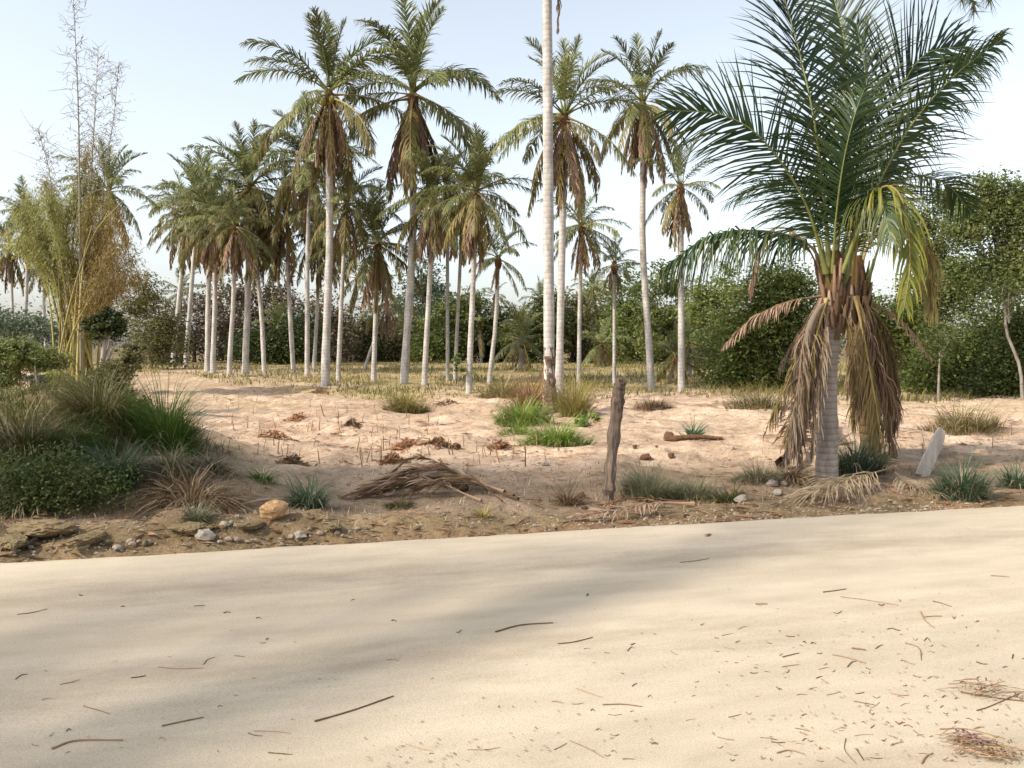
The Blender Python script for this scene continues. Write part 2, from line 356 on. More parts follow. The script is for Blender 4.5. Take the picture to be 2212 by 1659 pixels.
def build_road():
    L = np.concatenate([np.linspace(-90, -14, 20), np.linspace(-13, 30, 520), np.linspace(31, 160, 20)])
    rs = np.random.RandomState(3); g = G()
    w0 = -6.3
    rows = []
    for t in L:
        e = 0.035 * float(fbm(np.array(t * .9), np.array(2.0), 4)) + 0.03 * float(fbm(np.array(t * 5.0), np.array(6.0), 4))
        S = [(w0, -.12), (w0, 0), (-3, 0.012), (e - .012, 0.0), (e, -.012), (e + .004, -.14)]
        rows.append([RA.tolist()[0] + RT[0] * t + RN[0] * s for s, z in S])
        rows[-1] = [(RA[0] + RT[0] * t + RN[0] * s, RA[1] + RT[1] * t + RN[1] * s, z) for s, z in S]
    V = np.array(rows); k = V.shape[1]
    i = (np.arange(len(L) - 1)[:, None] * k + np.arange(k - 1)[None]).reshape(-1)
    # road-aligned object axes so that the streaks of the material follow the road
    ang = math.atan2(RT[1], RT[0]); ca, sa = math.cos(-ang), math.sin(-ang)
    P = V.reshape(-1, 3) - np.array([RA[0], RA[1], 0])
    Q = np.stack([P[:, 0] * ca - P[:, 1] * sa, P[:, 0] * sa + P[:, 1] * ca, P[:, 2]], -1)
    g.add(Q, np.stack([i, i + 1 * 0 + k, i + k + 1, i + 1], -1))
    o = obj('road', g.mesh('road', road_mat(), False), None, (RA[0], RA[1], 0.0), ang); o['kind'] = 'structure'
    o['label'] = 'pale sandy concrete road in front of the field'
build_road()

# ------------------------------------------------------------------ palm fronds
def frond_geo(g, P, n=45, L=0.3, W=0.02, seed=0, a0=68, a1=28, V=25, droop=.5, segs=2, t0=.14, twist=0, rr=.012, jit=.12, loss=0.0, ns=14, tone=(.15, .65), ribtone=.5, sides=4, ml=0, mr=1, face=0.0):
    rs = np.random.RandomState(seed)
    P = smooth_path(P, ns); T = tangents(P)
    seg = np.linalg.norm(np.diff(P, axis=0), axis=1); s = np.concatenate([[0], np.cumsum(seg)]); Lr = s[-1]; s /= Lr
    A = P[-1] - P[0]; A[2] = 0
    if np.linalg.norm(A) < .05 * Lr: A = np.array([math.cos(seed), math.sin(seed), 0])
    A /= np.linalg.norm(A); S0 = np.cross(A, [0, 0, 1.0])
    if face:
        q = np.cross(P[len(P) // 2] - P[0], [0, -1.0, 0]); q /= np.linalg.norm(q)
        if q @ S0 < 0: q = -q
        S0 = S0 * (1 - face) + q * face; S0 /= np.linalg.norm(S0)
    tube(g, P, rr * Lr * (1 - .88 * s) * (1 + 1.2 * np.exp(-s / .05)), sides, ribtone, mr, False)
    for sgn in (-1, 1):
        t = t0 + (1 - t0) * (np.arange(n) + rs.rand(n) * .5) / n
        if loss: t = t[rs.rand(n) > loss]
        m = len(t); u = (t - t0) / (1 - t0)
        p = np.stack([np.interp(t, s, P[:, i]) for i in range(3)], -1); tt = nz(np.stack([np.interp(t, s, T[:, i]) for i in range(3)], -1))
        S = nz(S0 - tt * (tt @ S0)[:, None]); N = np.cross(S, tt)
        tw = math.radians(twist) * t
        S, N = S * np.cos(tw)[:, None] + N * np.sin(tw)[:, None], N * np.cos(tw)[:, None] - S * np.sin(tw)[:, None]
        al = np.radians(a0 + (a1 - a0) * u + rs.randn(m) * 5); v = np.radians(V + rs.randn(m) * 9)
        d = tt * np.cos(al)[:, None] + (sgn * S * np.cos(v)[:, None] + N * np.sin(v)[:, None]) * np.sin(al)[:, None]
        d = nz(d + rs.randn(m, 3) * jit * .5)
        ln = L * Lr * np.sin(math.pi * (.17 + .76 * u)) ** .8 * (.85 + .3 * rs.rand(m))
        dr = droop * (.6 + .8 * rs.rand(m))
        w = nz(tt - d * np.sum(tt * d, 1, keepdims=True)) * (W * Lr * (.8 + .4 * rs.rand(m)))[:, None] * .5
        pts = [p]; cur = p; dd = d
        for k in range(segs):
            cur = cur + dd * (ln / segs)[:, None]; pts.append(cur)
            dd = nz(dd + np.array([0, 0, -1.0]) * (dr * (1.2 if k else .7))[:, None] + rs.randn(m, 3) * jit * .35)
        tn = tone[0] + (tone[1] - tone[0]) * rs.rand(m)
        vs = []; ts = []
        for k in range(segs):
            ws = w * (.75 if k == 0 else 1.0 - .18 * k)
            vs += [pts[k] - ws, pts[k] + ws]; ts += [tn + .12 * k, tn + .12 * k]
        vs.append(pts[-1]); ts.append(tn + .3)
        B = 2 * segs + 1; vv = np.stack(vs, 1).reshape(-1, 3); tv = np.clip(np.stack(ts, 1).reshape(-1), 0, 1)
        b = np.arange(m) * B
        f4 = np.concatenate([np.stack([b + 2 * k, b + 2 * k + 1, b + 2 * k + 3, b + 2 * k + 2], -1) for k in range(segs - 1)]) if segs > 1 else np.zeros((0, 4), int)
        f3 = np.stack([b + B - 3, b + B - 2, b + B - 1], -1)
        base = g.n
        g.add(vv, f4 if len(f4) else f3, tv, ml)
        if len(f4): g.F.append((f3 + base, ml))
def arc(el, bend, n=9, pw=1.35, side=0.0):
    u = np.linspace(0, 1, n); e = np.radians(el - bend * u ** pw)
    dx = np.cos(e); dz = np.sin(e); x = np.concatenate([[0], np.cumsum((dx[1:] + dx[:-1]) / 2)]) / (n - 1); z = np.concatenate([[0], np.cumsum((dz[1:] + dz[:-1]) / 2)]) / (n - 1)
    return np.stack([x, side * u ** 2, z], -1)
LIB = {}
def lib(kind, specs, mats, **kw):
    LIB[kind] = []
    for i, (el, bend, side) in enumerate(specs):
        g = G(); frond_geo(g, arc(el, bend, side=side), seed=hash(kind) % 97 * 0 + len(kind) * 31 + i * 7, **kw)
        LIB[kind].append((el, g.mesh('frond_' + kind, mats)))
fk = dict(n=54, W=.017, segs=3, rr=.009, loss=.08, jit=.2)
lib('up', [(88, 20, .03), (80, 40, -.05), (74, 52, .06), (66, 50, -.05)], [M['frond'], M['rib']], L=.22, V=26, droop=.22, a0=58, a1=30, **fk)
lib('mid', [(58, 76, .06), (48, 72, -.06), (40, 78, .05), (30, 70, -.04), (20, 62, .07)], [M['frond'], M['rib']], L=.22, V=4, droop=.62, a0=68, **fk)
lib('low', [(12, 58, .06), (0, 54, -.06), (-14, 48, .05), (-27, 42, 0)], [M['frond'], M['rib_old']], L=.22, V=-12, droop=.95, a0=62, **fk)
lib('old', [(-8, 72, .05), (-28, 55, -.05), (-45, 40, .04), (-62, 25, 0)], [M['frond_old'], M['rib_old']], L=.21, V=-25, droop=1.1, a0=48, **fk)
fd = dict(n=44, L=.20, W=.022, segs=3, rr=.010, jit=.28, loss=.15)
lib('dead', [(-50, 40, .04), (-66, 22, -.03), (-74, 14, .04), (-80, 9, 0), (-84, 5, -.03)], [M['frond_dead'], M['rib_dead']], V=-25, droop=1.2, a0=28, a1=12, **fd)
lib('withered', [(-58, 30, .04), (-72, 16, -.04), (-80, 9, 0)], [M['frond_dead_olive'], M['rib_old']], V=-25, droop=1.1, a0=32, a1=14, **fd)

NUTS = []
def nut_mesh():
    g = G(); a = np.linspace(0, math.pi, 6); b = np.linspace(0, 2 * math.pi, 8, endpoint=False)
    V = np.array([[math.sin(x) * math.cos(y) * .10, math.sin(x) * math.sin(y) * .10, math.cos(x) * .125] for x in a for y in b])
    F = [[i * 8 + j, i * 8 + (j + 1) % 8, (i + 1) * 8 + (j + 1) % 8, (i + 1) * 8 + j] for i in range(5) for j in range(8)]
    g.add(V, F, .5); return g.mesh('coconut', M['nut'], True)
NUT = nut_mesh()

def palm_trunk(base, top, r, lean=None, mat='trunk', rings=0, sides=10, flare=1.35, sink=.25, curve=.0, seed=0):
    """trunk mesh in base-local coordinates"""
    rs = np.random.RandomState(seed); d = top - base
    hgt = np.linalg.norm(d); n = max(10, int(hgt * (rings or 1.6)))
    mid = d * .5 + np.array([curve * hgt, rs.randn() * .02 * hgt, 0]); 
    P = smooth_path([np.array([0, 0, -sink]), d * .12 + np.array([curve * hgt * .35, 0, 0]), mid, d * .82 + np.array([curve * hgt * .4, 0, 0]), d], n)
    u = np.linspace(0, 1, n)
    R = r * (1.0 - .34 * u) * (1 + (flare - 1) * np.exp(-u * hgt / .35)) * (1 + .03 * rs.randn(n))
    if rings: R = R * (1 + .018 * np.where(np.arange(n) % 3 == 0, 1, -.4))
    g = G(); tube(g, P, R, sides, .5, 0, True, .04, seed)
    return g.mesh('trunk', M[mat], True)
def heart_mesh(r, h, seed=0):                       # the fibrous base of the crown
    g = G(); rs = np.random.RandomState(seed)
    tube(g, np.array([[0, 0, -h * .55], [0, 0, -h * .25], [0, 0, 0], [0, 0, h * .3], [0, 0, h * .6]]), np.array([.75, 1.05, 1.25, .9, .35]) * r, 9, .5, 0, True, .12, seed)
    return g.mesh('crown_base', M['fibre'], True)
HEART = heart_mesh(1.0, 4.0)

def palm(bx, by, cx, cy, rpx, wpx, counts, label, Y=None, seed=0, curve=0.0, skirt=1.0, nuts=0, mat='trunk', name='coconut_palm', dY=0.0):
    rs = np.random.RandomState(seed + 100)
    if Y is None:
        b = ground(bx, by)
    else:
        b = at(bx, by, Y); b[2] = float(H(b[0], b[1]))
    top = at(cx, cy, b[1] + dY); k = 1 / ppm(b[1])
    root = thing(name, b, label, 'palm tree', 'coconut palms of the grove')
    tr = obj('trunk', palm_trunk(b, top, wpx * k * .5, mat=mat, seed=seed, curve=curve), root)
    c = top - b
    R = rpx * k * 1.12
    hr = max(.10, wpx * k * .5)
    obj('crown_base', HEART, root, c - np.array([0, 0, hr]), 0, hr)
    az = rs.rand() * 6.28
    for kind, cnt in counts.items():
        cnt = int(round(cnt * (.95 + .4 * rs.rand()))); L = LIB[kind]
        for i in range(cnt):
            az += 2.39996 + rs.randn() * .25
            el, me = L[(i + seed) % len(L)]
            sc = R * (.86 + .28 * rs.rand()) * (.84 if kind == 'up' else 1.0)
            zoff = {'up': .18, 'mid': .1, 'low': 0, 'old': -.08, 'dead': -.15, 'withered': -.14}[kind]
            if kind in ('dead', 'withered'): sc *= skirt * (.58 + .34 * rs.rand())
            o = obj('dead_frond' if kind in ('dead', 'withered') else 'frond', me, root, c + np.array([math.cos(az) * hr * .55, math.sin(az) * hr * .55, zoff * R * .5]), az, sc)
            o.rotation_euler = (rs.randn() * .10, rs.randn() * .09, az)
    for i in range(nuts):
        a = rs.rand() * 6.28
        obj('coconut', NUT, root, c + np.array([math.cos(a) * hr * 1.7, math.sin(a) * hr * 1.7, -.12 - .3 * rs.rand()]), a, R / 3.0)
    return root
def cc(up, mid, low, old, dead, withered=0):
    return {'up': up, 'mid': mid, 'low': low, 'old': old, 'dead': dead, 'withered': withered}
PALMS = [
 # bx, by, cx, cy, r, w, counts, label, extras
 (703, 832, 712, 205, 178, 19, cc(7, 7, 4, 3, 9, 7), 'tall palm with full green crown and long brown skirt, left of the two highest', dict(nuts=6, skirt=.95)),
 (872, 828, 892, 205, 190, 19, cc(6, 8, 5, 3, 13, 3), 'tall palm with ragged grey-green crown and dead skirt, right of the two highest', dict(skirt=1.05, curve=.012)),
 (1207, 862, 1220, 255, 172, 19, cc(6, 7, 4, 6, 9, 7), 'tall palm right behind the bare foreground trunk, wide yellow-brown skirt', dict(skirt=1.05)),
 (1408, 842, 1388, 225, 140, 17, cc(6, 7, 3, 6, 8, 3), 'tall palm with upright tuft and red-brown skirt, behind the wooden post', dict(skirt=1.1, curve=-.01)),
 (1472, 847, 1470, 405, 105, 16, cc(4, 3, 5, 2, 7, 8), 'slim palm with thin flat fronds just left of the near palm', dict(skirt=1.05)),
 (530, 805, 541, 405, 125, 15, cc(6, 8, 6, 6, 15, 2), 'palm with dense crown and rust-coloured skirt, tallest of the left cluster', dict()),
 (447, 803, 455, 452, 105, 12, cc(4, 7, 6, 5, 12, 2), 'palm of the left cluster, left trunk of a close pair', dict()),
 (460, 806, 462, 480, 90, 12, cc(3, 5, 5, 4, 8, 2), 'palm of the left cluster, right trunk of a close pair', dict()),
 (372, 776, 405, 470, 85, 11, cc(5, 7, 5, 3, 3, 4), 'leaning palm at the left end of the grove, leftmost trunk', dict(Y=52)),
 (400, 781, 428, 440, 95, 11, cc(5, 7, 5, 3, 4, 4), 'leaning palm second from the left end of the grove', dict(Y=48)),
 (495, 808, 508, 490, 85, 11, cc(4, 5, 5, 3, 7, 3), 'palm with dark brown skirt between the close pair and the rust-skirted palm', dict()),
 (572, 806, 552, 545, 62, 11, cc(3, 4, 4, 3, 1, 4), 'short palm leaning left with yellowish fronds, beside the rust-skirted palm', dict()),
 (635, 805, 620, 470, 100, 11, cc(4, 8, 5, 4, 2, 4), 'palm with drooping grey-green crown, trunk curving between left and centre groups', dict(curve=-.012)),
 (663, 792, 668, 350, 115, 11, cc(5, 8, 5, 5, 4, 4), 'palm whose crown hangs behind the skirt of the tall left palm', dict(Y=36)),
 (678, 800, 690, 505, 95, 9, cc(3, 6, 5, 5, 5, 2), 'thin palm partly hidden just left of the tall left palm trunk', dict(Y=40)),
 (730, 826, 748, 440, 95, 11, cc(5, 7, 5, 4, 3, 3), 'palm with dark upper trunk just right of the tall left palm', dict()),
 (807, 821, 816, 525, 115, 12, cc(7, 8, 5, 4, 6, 4), 'shorter palm with spiky dark green crown between the two highest palms', dict()),
 (786, 816, 836, 655, 62, 7, cc(1, 3, 4, 1, 5, 1), 'small thin leaning palm with limp brown fronds between the two highest palms', dict(Y=44)),
 (916, 832, 938, 430, 105, 13, cc(5, 6, 4, 5, 14, 0), 'palm with bright orange-brown skirt right of the two highest palms', dict(skirt=1.1)),
 (967, 823, 966, 415, 90, 9, cc(3, 6, 4, 4, 6, 2), 'slim straight palm between orange-skirted and yellow-hearted palms', dict(skirt=1.15)),
 (982, 823, 1000, 430, 85, 9, cc(2, 4, 4, 3, 10, 0), 'slim palm with narrow grey-brown skirt left of the yellow-hearted palm', dict(skirt=1.35)),
 (1012, 851, 1030, 418, 122, 14, cc(6, 7, 4, 5, 4, 5), 'palm with yellow-hearted crown and upright green spears in the centre', dict(nuts=3)),
 (1055, 833, 1076, 560, 82, 11, cc(5, 5, 5, 1, 3, 2), 'short palm with dense dark crown left of the bare foreground trunk', dict(skirt=.9, curve=.02)),
 (1064, 832, 1070, 640, 40, 6, cc(1, 3, 3, 1, 3, 1), 'very thin palm trunk hugging the short dark-crowned palm', dict(Y=40)),
 (1250, 839, 1256, 490, 95, 11, cc(4, 5, 6, 2, 6, 3), 'palm with half-hidden crown right of the bare foreground trunk', dict()),
 (1327, 831, 1327, 572, 66, 9, cc(4, 5, 6, 1, 3, 4), 'small starry palm with neat pointed skirt above the wooden post', dict(skirt=1.0)),
 (1274, 806, 1280, 625, 48, 6, cc(4, 5, 4, 2, 1, 0), 'tiny distant palm between the half-hidden and starry palms', dict(Y=62)),
 (232, 800, 236, 415, 105, 12, cc(7, 7, 5, 3, 2, 3), 'palm rising behind the bamboo clump', dict(Y=40)),
 (48, 740, 62, 480, 90, 9, cc(4, 6, 6, 4, 3, 4), 'far left palm with olive crown beside the bamboo', dict(Y=52)),
 (32, 740, 22, 530, 85, 7, cc(3, 6, 6, 4, 4, 3), 'far left palm cut by the picture edge', dict(Y=54)),
 (100, 742, 95, 560, 70, 8, cc(2, 5, 5, 4, 3, 3), 'low far palm half hidden by the yellow-green bamboo', dict(Y=56)),
 (388, 770, 392, 632, 58, 6, cc(3, 5, 5, 1, 0, 1), 'small distant palm under the leaning left palms', dict(Y=72)),
 (470, 780, 476, 640, 60, 6, cc(1, 3, 3, 1, 6, 1), 'small distant brownish palm behind the close pair', dict(Y=70)),
 (598, 790, 600, 705, 62, 8, cc(5, 6, 3, 1, 0, 1), 'low bushy palm in the dark undergrowth left of centre', dict(Y=58)),
 (1124, 812, 1128, 735, 88, 12, cc(6, 7, 4, 2, 2, 2), 'low stemless palm with spreading fronds left of the bare foreground trunk', dict(Y=42)),
 (1040, 800, 1035, 700, 60, 8, cc(3, 5, 4, 2, 1, 1), 'low palm in the undergrowth behind the yellow-hearted palm', dict(Y=60)),
 (1185, 800, 1165, 650, 55, 6, cc(3, 5, 4, 1, 2, 0), 'distant palm peeping out left of the bare foreground trunk', dict(Y=66)),
 (860, 800, 856, 690, 60, 6, cc(2, 5, 4, 2, 1, 1), 'distant pale palm beside the trunk of the right highest palm', dict(Y=68)),
 (1300, 815, 1300, 745, 70, 8, cc(2, 5, 4, 4, 1, 2), 'low yellowish palm in the undergrowth below the starry palm', dict(Y=50)),
 (1440, 850, 1462, 775, 80, 8, cc(2, 3, 3, 6, 0, 3), 'low crooked palm with yellow fronds beside the slim palm', dict(Y=30, curve=.10)),
 (1490, 842, 1488, 745, 72, 9, cc(2, 4, 3, 6, 0, 2), 'low yellow-leaved palm just right of the slim palm trunk', dict(Y=34)),
 (746, 800, 770, 600, 70, 6, cc(3, 5, 4, 2, 1, 1), 'distant palm behind the spiky dark green palm', dict(Y=64)),
 (640, 800, 590, 560, 70, 8, cc(3, 5, 5, 3, 2, 2), 'distant palm behind the yellowish leaning palm', dict(Y=62)),
]
for i, (bx, by, cx, cy, r, w, cn, lab, ex) in enumerate(PALMS):
    if 5 <= i <= 21:
        ex = dict(ex, skirt=ex.get('skirt', 1.0) * 1.15); r *= 1.10; cn = {q: int(round(v * (1.35 if q in ('mid', 'low', 'old') else 1.1))) for q, v in cn.items()}
    palm(bx, by, cx, cy, r, w, cn, lab, seed=i, **ex)
# palms whose crown is out of view: the bare foreground trunk
b = ground(1187, 893)
root = thing('coconut_palm', b, 'nearest tall bare palm trunk with dark ragged foot, its crown above the picture', 'palm tree', 'coconut palms of the grove')
top = at(1180, -420, b[1])
obj('trunk', palm_trunk(b, top, .126, seed=77, flare=1.0, sides=14, sink=.1), root)
g = G(); fp = smooth_path([(0.07, -.03, -.2), (.03, -.01, .12), (.0, 0, .55), (-.01, 0, 1.45)], 26); tube(g, fp, np.interp(np.linspace(0, 1, 26), [0, .35, .7, 1], [.23, .178, .132, .102]) * (1 + .02 * np.random.RandomState(1).randn(26)), 18, .5, 0, True, .10, 3)
obj('root_foot', g.mesh('root_foot', M['foot'], False), root)
rs = np.random.RandomState(12); c = top - b; R = 2.4; az = 0.4
for kind, cnt in cc(6, 8, 5, 4, 8, 3).items():
    for i in range(cnt):
        az += 2.4; el, me = LIB[kind][i % len(LIB[kind])]
        obj('dead_frond' if kind in ('dead', 'withered') else 'frond', me, root, c + np.array([math.cos(az) * .1, math.sin(az) * .1, 0]), az, R * (.9 + .2 * rs.rand()))
g = G(); frond_geo(g, [at(x, y, b[1] + dy) - b for x, y, dy in ((1188, -400, -.1), (1200, -250, -.25), (1207, -60, -.3), (1206, 70, -.3))], n=70, L=.08, W=.008, droop=1.2, a0=18, a1=10, V=-20, segs=3, seed=4, jit=.3)
obj('dead_frond', g.mesh('dead_frond', [M['frond_dead'], M['rib_dead']]), root)

# ------------------------------------------------------------------ the near palms
def near_palm(bpx, cpx, w, Y, label, fronds, trunkmat, seed):
    b = at(bpx[0], bpx[1], Y); b[2] = float(H(b[0], b[1])); Y = b[1]
    root = thing('coconut_palm', b, label, 'palm tree', 'near palms by the road')
    top = at(cpx[0], cpx[1], Y)
    obj('trunk', palm_trunk(b, top + np.array([0, 0, .1]), w, mat=trunkmat, rings=16, sides=18, flare=1.25, seed=seed), root)
    c = top - b
    for i, (kind, pts, kw) in enumerate(fronds):
        P = [at(x, y, Y + dy) - b for x, y, dy in pts]
        par = dict(n=96, L=.27, W=.0088, loss=.05, twist=[-35, 30, 20, -25, 40, -30][i % 6], segs=4, ns=24, sides=6, rr=.0068, seed=seed * 50 + i, t0=.16, jit=.13)
        mats = {'green': (M['frond_near'], M['rib']), 'yellow': (M['frond_yellow'], M['rib_old']), 'old': (M['frond_old'], M['rib_old']),
                'dead': (M['frond_dead'], M['rib_dead']), 'olive': (M['frond_dead_olive'], M['rib_old']), 'pale': (M['frond_dead_pale'], M['rib_dead'])}[kind]
        if kind == 'green': par.update(V=24, droop=.14, a0=70, a1=34)
        elif kind == 'yellow': par.update(V=-15, droop=.75, a0=45)
        else: par.update(V=-20, droop=.8, a0=36, a1=14, jit=.28, loss=.15, n=64, W=.013)
        par.update(kw)
        g = G(); rib = G()
        frond_geo(g, P, **par)
        # the midrib is a piece of its own
        Vv = np.concatenate(g.V); gl = G(); gr = G()
        nrib = len(g.V[0])
        gr.add(g.V[0], g.F[0][0], .5, 0)
        gl.V = g.V[1:]; gl.T = g.T[1:]; gl.F = [(f - nrib, 0) for f, m in g.F[1:]]; gl.n = g.n - nrib
        o = obj('frond' if kind in ('green', 'yellow', 'old') else 'dead_frond', gl.mesh('frond', mats[0]), root)
        obj('midrib', gr.mesh('midrib', mats[1], True), o)
    return root, b, c, Y
FA = [
 ('green', [(1792, 590, 0), (1780, 430, -.15), (1758, 260, -.25), (1728, 120, -.15), (1676, -70, .1)], dict(L=.30, V=8, face=.9)),
 ('green', [(1803, 590, .1), (1818, 420, .3), (1832, 250, .5), (1826, 100, .7), (1792, -40, 1.0)], dict(L=.27, V=15, face=.7)),
 ('green', [(1810, 590, .05), (1846, 420, .1), (1866, 290, .15), (1872, 180, .2), (1850, 50, .4)], dict(L=.22, V=25, face=.6)),
 ('green', [(1815, 590, 0), (1876, 400, .15), (1930, 230, .25), (1995, 120, .3), (2090, 100, .5)], dict(L=.33, V=8, a0=62, face=.85)),
 ('green', [(1820, 590, -.1), (1868, 460, -.25), (1958, 285, -.35), (2060, 165, -.35), (2165, 85, -.3)], dict(L=.22, V=-8, droop=.55, face=.4)),
 ('green', [(1785, 590, -.1), (1740, 440, -.3), (1655, 310, -.5), (1565, 250, -.6), (1440, 238, -.7)], dict(L=.30, V=12, droop=.16, face=.75)),
 ('green', [(1788, 585, .1), (1738, 522, .15), (1640, 498, .1), (1530, 512, 0), (1425, 585, -.15)], dict(L=.34, V=-25, droop=.9, n=100, W=.011, tone=(.1, .8))),
 ('green', [(1790, 590, .2), (1762, 490, .5), (1705, 420, .9), (1640, 400, 1.2), (1570, 440, 1.4)], dict(L=.26, V=0, droop=.4, face=.4)),
 ('green', [(1798, 590, -.1), (1806, 470, -.3), (1822, 350, -.5), (1846, 250, -.6), (1868, 190, -.5)], dict(L=.28, V=20, n=86, face=.7)),
 ('dead', [(1772, 640, -.1), (1700, 652, -.2), (1622, 690, -.3), (1562, 748, -.3)], dict(L=.20, droop=.7)),
 ('dead', [(1782, 610, .1), (1735, 520, .2), (1680, 492, .3), (1640, 540, .35), (1618, 640, .4)], dict(L=.16, loss=.3)),
 ('pale', [(1775, 650, -.15), (1738, 730, -.32), (1722, 850, -.36), (1690, 1005, -.3)], dict(L=.22)),
 ('pale', [(1790, 660, -.2), (1776, 760, -.32), (1758, 880, -.34), (1752, 990, -.28)], dict(L=.20)),
 ('dead', [(1775, 645, 0), (1740, 720, -.05), (1728, 830, -.1), (1725, 1000, -.15)], dict(L=.20)),
 ('pale', [(1780, 655, -.1), (1748, 740, -.2), (1730, 870, -.22), (1712, 985, -.2)], dict(L=.24)),
 ('pale', [(1770, 650, 0), (1752, 700, -.1), (1742, 800, -.15), (1738, 920, -.15)], dict(L=.22)),
 ('olive', [(1815, 650, -.1), (1838, 720, -.15), (1848, 800, -.15), (1850, 880, -.1)], dict(L=.2)),
]
FB = [
 ('yellow', [(1842, 610, -.6), (1858, 480, -1.3), (1905, 405, -1.9), (1948, 430, -2.1), (1966, 560, -2.2), (1952, 670, -2.2)], dict(L=.19, a0=34, loss=.15)),
 ('green', [(1850, 600, .1), (1885, 460, .3), (1958, 385, .5), (2040, 395, .7), (2095, 455, .8)], dict(L=.27, V=5, droop=.35, face=.4)),
 ('old', [(1850, 605, 0), (1890, 500, .2), (1950, 480, .4), (2000, 560, .5), (2015, 680, .5)], dict(L=.26, droop=.8, V=-20)),
 ('green', [(1846, 600, -.2), (1842, 500, -.8), (1862, 430, -1.5), (1900, 430, -2.0), (1925, 520, -2.3)], dict(L=.24, V=-12, droop=.7, tone=(.4, .95))),
 ('olive', [(1850, 640, -.1), (1880, 720, -.15), (1892, 850, -.15), (1886, 970, -.1)], dict(L=.24)),
 ('olive', [(1848, 640, -.25), (1872, 760, -.4), (1902, 930, -.5), (1926, 1050, -.5)], dict(L=.20, loss=.35)),
 ('dead', [(1862, 640, .1), (1945, 690, .15), (2012, 775, .15)], dict(L=.16, loss=.4)),
 ('olive', [(1842, 640, 0), (1850, 760, .05), (1846, 920, .05)], dict(L=.26)),
 ('dead', [(1855, 640, .1), (1902, 690, .1), (1928, 800, .15), (1935, 930, .15)], dict(L=.24)),
 ('olive', [(1852, 640, -.2), (1866, 700, -.3), (1880, 820, -.35), (1895, 960, -.3)], dict(L=.24)),
 ('olive', [(1858, 640, -.1), (1890, 690, -.15), (1918, 800, -.2), (1922, 930, -.2)], dict(L=.24)),
 ('dead', [(1850, 640, .1), (1862, 760, .2), (1872, 900, .25)], dict(L=.26)),
 ('olive', [(1860, 650, .15), (1900, 740, .25), (1910, 860, .3)], dict(L=.25)),
 ('dead', [(1850, 640, -.1), (1868, 690, -.3), (1862, 800, -.35), (1858, 900, -.3)], dict(L=.22)),
]
rs = np.random.RandomState(83)
for q in range(9):
    x0 = 1768 + 22 * rs.rand(); dx = -30 - 85 * rs.rand(); ln = 90 + 270 * rs.rand(); d0 = -.25 + .45 * rs.rand()
    FA.append((['pale', 'dead', 'olive'][q % 3], [(x0, 645, d0), (x0 + dx * .35, 645 + ln * .3, d0 - .1), (x0 + dx * .7, 645 + ln * .65, d0 - .1), (x0 + dx + 15 * rs.randn(), 645 + ln, d0)], dict(L=.14 + .14 * rs.rand(), loss=.3 + .3 * rs.rand(), jit=.4)))
for q in range(13):
    x0 = 1835 + 35 * rs.rand(); dx = 130 * rs.rand() - 20; ln = 110 + 280 * rs.rand(); d0 = -.3 + .5 * rs.rand()
    FB.append((['olive', 'dead', 'olive', 'dead'][q % 4], [(x0, 640, d0), (x0 + dx * .45, 640 + ln * .28, d0), (x0 + dx * .8, 640 + ln * .65, d0), (x0 + dx + 15 * rs.randn(), 640 + ln, d0)], dict(L=.16 + .14 * rs.rand(), loss=.2 + .3 * rs.rand(), jit=.4)))
b0 = ground(1785, 1032)
ra, ba, ca_, YA = near_palm((1785, 1032), (1802, 640), .125, b0[1], 'near young palm with pale trunk and big dark green fronds by the road', FA, 'trunk_near', 3)
b1 = ground(1882, 985)
rb, bb, cb_, YB = near_palm((1882, 985), (1850, 640), .125, b1[1], 'second near palm just behind, brown trunk, yellow front frond and withered skirt', FB, 'trunk_brown', 4)
for root, bb_, cpx, YY in ((ra, ba, (1802, 628), YA), (rb, bb, (1850, 628), YB)):
    c = at(cpx[0], cpx[1], YY) - bb_
    g = G(); tube(g, [c + np.array([0, 0, z]) for z in (-.40, -.25, -.12, .0, .1, .2, .32, .45)], [.10, .115, .125, .125, .12, .11, .09, .05], 16, .5, 0, True, .16, 5)
    obj('crown_base', g.mesh('crown_base', M['fibre'], False), root)
    rs = np.random.RandomState(int(cpx[0]))
    for i in range(40):                              # stubs of old leaf stalks hugging the crown base, live stalks above
        a = i * 2.4; d = np.array([math.cos(a), math.sin(a), 0]); h = rs.rand(); z0 = -.52 + .60 * (i / 40) + .05 * rs.randn(); live = i > 27
        ln = (.30 + .25 * h) if live else (.20 + .22 * h); out = (.05 + .10 * h) if live else (.02 + .07 * h)
        P = smooth_path([c + d * .09 + [0, 0, z0], c + d * (.12 + out * .5) + [0, 0, z0 + ln * .5], c + d * (.12 + out) + [0, 0, z0 + ln]], 7)
        g = G(); tube(g, P, np.linspace(.028 if live else .034, .010 if live else .012, 7), 6, .05 + .9 * rs.rand(), 0, True, .22, i)
        obj('leaf_stalk', g.mesh('leaf_stalk', M['rib' if live and i % 2 else ('rib_orange' if i % 4 else 'rib_dead')], False), root)
# pale dry flower sheath hanging on the left of the trunk
P = [at(x, y, YA + d) - ba for x, y, d in ((1792, 648, -.22), (1768, 668, -.28), (1750, 705, -.33), (1742, 745, -.33), (1736, 772, -.32))]
g = G(); tube(g, smooth_path(P, 12), np.array([.012, .018, .025, .030, .034, .037, .038, .036, .031, .024, .015, .005]), 8, .95, 0, True)
obj('flower_sheath', g.mesh('flower_sheath', M['frond_dead_pale'], True), ra)

